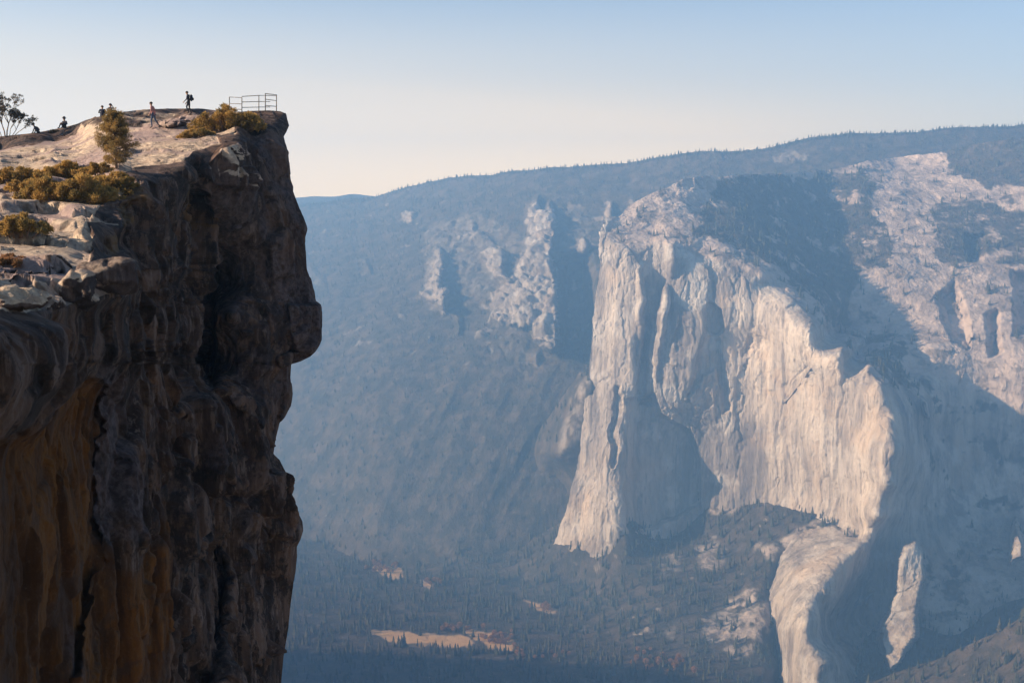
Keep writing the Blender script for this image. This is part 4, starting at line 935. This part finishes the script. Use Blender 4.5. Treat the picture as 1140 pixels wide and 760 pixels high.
# people
lean = dict(belly=(.02, 0, 1.08), chest=(.05, 0, 1.28), neck=(.09, 0, 1.45), jaw=(.12, 0, 1.52), head=(.13, 0, 1.60), crown=(.12, 0, 1.69), shl=(.05, .17, 1.40), shr=(.05, -.17, 1.40))
b = foot(171, 141.5)
person('person in a dusty pink top and blue jeans walking left across the slab', b+Vector((0, 0, -.02)), R(172), dict(lean, ell=(.02, .23, 1.13), wrl=(.16, .2, .93), elr=(-.05, -.23, 1.13), wrr=(-.02, -.24, .88), knl=(.10, .1, .50), anl=(.06, .1, .09), tol=(.22, .11, .03), knr=(-.10, -.1, .52), anr=(-.40, -.1, .16), tor=(-.28, -.11, .05)), 1.76, (('pink_shirt', (.34, .17, .16)), ('blue_jeans', (.06, .08, .13))))
b = foot(211, 126)
p2 = person('person in dark clothes stepping left along the skyline with a pack on the back', b+Vector((0, 0, -.02)), R(180), dict(lean, ell=(.10, .22, 1.12), wrl=(.30, .2, .95), elr=(.06, -.22, 1.13), wrr=(.24, -.2, .90), knl=(.16, .1, .56), anl=(.00, .1, .12), tol=(.16, .11, .06), knr=(.0, -.1, .5), anr=(-.14, -.1, .10), tor=(.02, -.11, .03)), 1.80, (('dark_jacket', (.03, .03, .045)), ('dark_trousers', (.03, .03, .035))))
backpack('dark rounded backpack worn by the person on the skyline', b+Vector((.20, 0, 1.28)), R(180), 1.05)
def seated(f=.35, lean_=.1, arm=0):
    z = .12
    d = dict(pelvis=(0, 0, z), belly=(lean_*.3, 0, z+.14), chest=(lean_, 0, z+.34), neck=(lean_*1.5, 0, z+.51), jaw=(lean_*1.7+.02, 0, z+.58), head=(lean_*1.8+.02, 0, z+.66), crown=(lean_*1.8, 0, z+.75),
        shl=(lean_, .17, z+.46), shr=(lean_, -.17, z+.46), hil=(.02, .1, z), hir=(.02, -.1, z), knl=(f, .14, z+.38), knr=(f, -.14, z+.36), anl=(f+.22, .13, .07), anr=(f+.24, -.13, .07), tol=(f+.38, .13, .03), tor=(f+.4, -.13, .03),
        ell=(.10, .30, z+.22), wrl=(.28, .16, z+.28), elr=(.10, -.30, z+.22), wrr=(.28, -.16, z+.28))
    if arm: d.update(ell=(.22, .24, z+.42), wrl=(.2, .1, z+.62), elr=(.22, -.24, z+.42), wrr=(.22, -.08, z+.62))
    return d
blk = (('dark_jacket', (.03, .03, .045)), ('dark_trousers', (.03, .03, .035)))
b = foot(72, 142.5); person('person in a sun hat seated on the skyline slab with elbows held out', b, R(250), seated(.3, .03), 1.85, blk, hat=(.06, .05, .045))
b = foot(43, 148); person('person hunched forward, seated on the skyline beside the thin dark tree', b, R(165), seated(.3, .26), 1.72, blk)
b = foot(115, 130); person('person in a dark jacket seated behind the young pine, arms lowered', b, R(100), seated(.3, .06), 1.8, blk)
b = foot(121, 128.5); person('person seated behind the young pine with both hands raised to the face', b, R(60), seated(.3, .06, 1), 1.9, blk)

# railing: square steel posts and three rails round the overlook
def railing():
    root = empty('railing', foot(288, 124)); tag(root, 'thin steel guard railing at the tip of the cliff top', 'railing'); base = root.location.copy()
    pt = lambda px, py, Y: V3(px, py, Y)-base
    posts = [(255.4, 108, 126, 84), (269.3, 108.6, 126, 81), (288.2, 106.3, 124.5, 84.5), (295.4, 104.2, 124.5, 80.5), (307.8, 105.6, 124.5, 83.5), (300.6, 106.2, 124, 86.5)]
    for a, t, g, Y in posts[:5]:
        bm = bmesh.new(); tube(bm, [pt(a, g, Y), pt(a, t, Y)], .032, 6); from_bm('post', bm, M_RAIL, root)
    runs = [[(255.4, 108.2, 84), (269.3, 108.9, 81)], [(255.4, 115.4, 84), (269.3, 115.9, 81)], [(255.4, 121.6, 84), (269.3, 122, 81)],
            [(269.3, 107.6, 81), (288.2, 106.4, 84.5), (300.6, 106.4, 86.5), (307.8, 106.8, 83.6)], [(269.3, 113.8, 81), (288.2, 113.2, 84.5), (300.6, 113.2, 86.5)], [(269.3, 119.8, 81), (288.2, 119.4, 84.5), (300.6, 119.3, 86.5)],
            [(295.4, 104.3, 80.5), (307.8, 105.8, 83.5)], [(295.4, 110.6, 80.5), (307.8, 112.3, 83.5)], [(295.4, 117.6, 80.5), (307.8, 118.7, 83.5)]]
    for r in runs:
        bm = bmesh.new(); tube(bm, [pt(*q) for q in r], .024, 6); from_bm('rail', bm, M_RAIL, root)
railing()

# ------------------------------------------------------------------ air
def haze(d):
    bm = bmesh.new(); bmesh.ops.create_cube(bm, size=1)
    x0, x1, y0, y1, z0, z1 = -5400, 5400, -1000, 7300, Z0-50, 440
    bmesh.ops.scale(bm, verts=bm.verts, vec=(x1-x0, y1-y0, z1-z0)); bmesh.ops.translate(bm, verts=bm.verts, vec=((x0+x1)/2, (y0+y1)/2, (z0+z1)/2))
    m = bpy.data.materials.new('haze'); m.use_nodes = True; t = m.node_tree; t.nodes.clear()
    o = t.nodes.new('ShaderNodeOutputMaterial'); v = t.nodes.new('ShaderNodeVolumePrincipled'); t.links.new(v.outputs[0], o.inputs['Volume'])
    v.inputs['Color'].default_value = HAZE_COL; v.inputs['Density'].default_value = d; v.inputs['Absorption Color'].default_value = (.08, .08, .08, 1); v.inputs['Anisotropy'].default_value = HAZE_G
    ob = from_bm('haze', bm, m, None, False); ob['kind'] = 'stuff'; return ob
HAZE_COL = (.27, .54, .91, 1); HAZE_G = .3
haze(1.95e-4)

# ------------------------------------------------------------------ light and camera
WARM_SKY = (6.3, 5.5, 4.5, 1); WARM_LOW = (12.6, 9.2, 5.0, 1); SKY_STR = .073
SUN_AZ = R(-90-12); SUN_EL = R(22)     # azimuth measured from +Y towards +X
w = bpy.data.worlds.new('World'); S.world = w; w.use_nodes = True; nt = w.node_tree; bg = nt.nodes['Background']
sky = nt.nodes.new('ShaderNodeTexSky'); sky.sky_type = 'NISHITA'; sky.sun_disc = False; sky.sun_elevation = SUN_EL; sky.sun_rotation = SUN_AZ
sky.altitude = 2200; sky.air_density = 1.0; sky.dust_density = 3.0; sky.ozone_density = 1.5
def _wn(t, **k):
    x = nt.nodes.new(t)
    for a, v in k.items(): setattr(x, a, v)
    return x
# smoke-laden evening air: the sky pales towards the horizon and towards the sun
tc = _wn('ShaderNodeTexCoord'); sx = _wn('ShaderNodeSeparateXYZ'); nt.links.new(tc.outputs['Generated'], sx.inputs[0])
low = _wn('ShaderNodeMapRange', interpolation_type='SMOOTHERSTEP'); nt.links.new(sx.outputs[2], low.inputs[0]); low.inputs[1].default_value = -.03; low.inputs[2].default_value = .25; low.inputs[3].default_value = 1; low.inputs[4].default_value = 0
sw = _wn('ShaderNodeVectorMath', operation='DOT_PRODUCT'); nt.links.new(tc.outputs['Generated'], sw.inputs[0]); sw.inputs[1].default_value = (-.72, .69, 0)
sr = _wn('ShaderNodeMapRange'); nt.links.new(sw.outputs['Value'], sr.inputs[0]); sr.inputs[1].default_value = .2; sr.inputs[2].default_value = .95; sr.inputs[3].default_value = .4; sr.inputs[4].default_value = 2.2
mu = _wn('ShaderNodeMath', operation='MULTIPLY', use_clamp=True); nt.links.new(low.outputs[0], mu.inputs[0]); nt.links.new(sr.outputs[0], mu.inputs[1])
mxs = _wn('ShaderNodeMix', data_type='RGBA'); nt.links.new(mu.outputs[0], mxs.inputs[0]); nt.links.new(sky.outputs[0], mxs.inputs[6]); 
lo2 = _wn('ShaderNodeMapRange', interpolation_type='SMOOTHSTEP'); nt.links.new(sx.outputs[2], lo2.inputs[0]); lo2.inputs[1].default_value = .015; lo2.inputs[2].default_value = .12; lo2.inputs[3].default_value = 1; lo2.inputs[4].default_value = 0
wm = _wn('ShaderNodeMix', data_type='RGBA'); nt.links.new(lo2.outputs[0], wm.inputs[0]); wm.inputs[6].default_value = WARM_SKY; wm.inputs[7].default_value = WARM_LOW; nt.links.new(wm.outputs[2], mxs.inputs[7])
nt.links.new(mxs.outputs[2], bg.inputs[0]); bg.inputs[1].default_value = SKY_STR
sd = bpy.data.lights.new('sun', 'SUN'); sd.energy = 5.0; sd.angle = R(.5); sd.color = (1, .80, .60)
so = link('sun', sd); d = Vector((math.sin(SUN_AZ)*math.cos(SUN_EL), math.cos(SUN_AZ)*math.cos(SUN_EL), math.sin(SUN_EL)))
so.rotation_euler = d.to_track_quat('Z', 'Y').to_euler(); so.location = (-50, -50, 100)
cd = bpy.data.cameras.new('camera'); cam = link('camera', cd); cam.rotation_euler = (R(90)-PITCH, 0, 0)
cd.sensor_width = 36; cd.lens = F/1140*36; cd.clip_start = .5; cd.clip_end = 60000; S.camera = cam
S.view_settings.view_transform = 'Standard'; S.view_settings.look = 'None'; S.view_settings.exposure = 1.2; S.view_settings.gamma = 1
S.cycles.volume_bounces = 1; S.cycles.max_bounces = 6; S.cycles.diffuse_bounces = 3
S.cycles.use_denoising = True
print('done', round(time.time()-T0, 1))
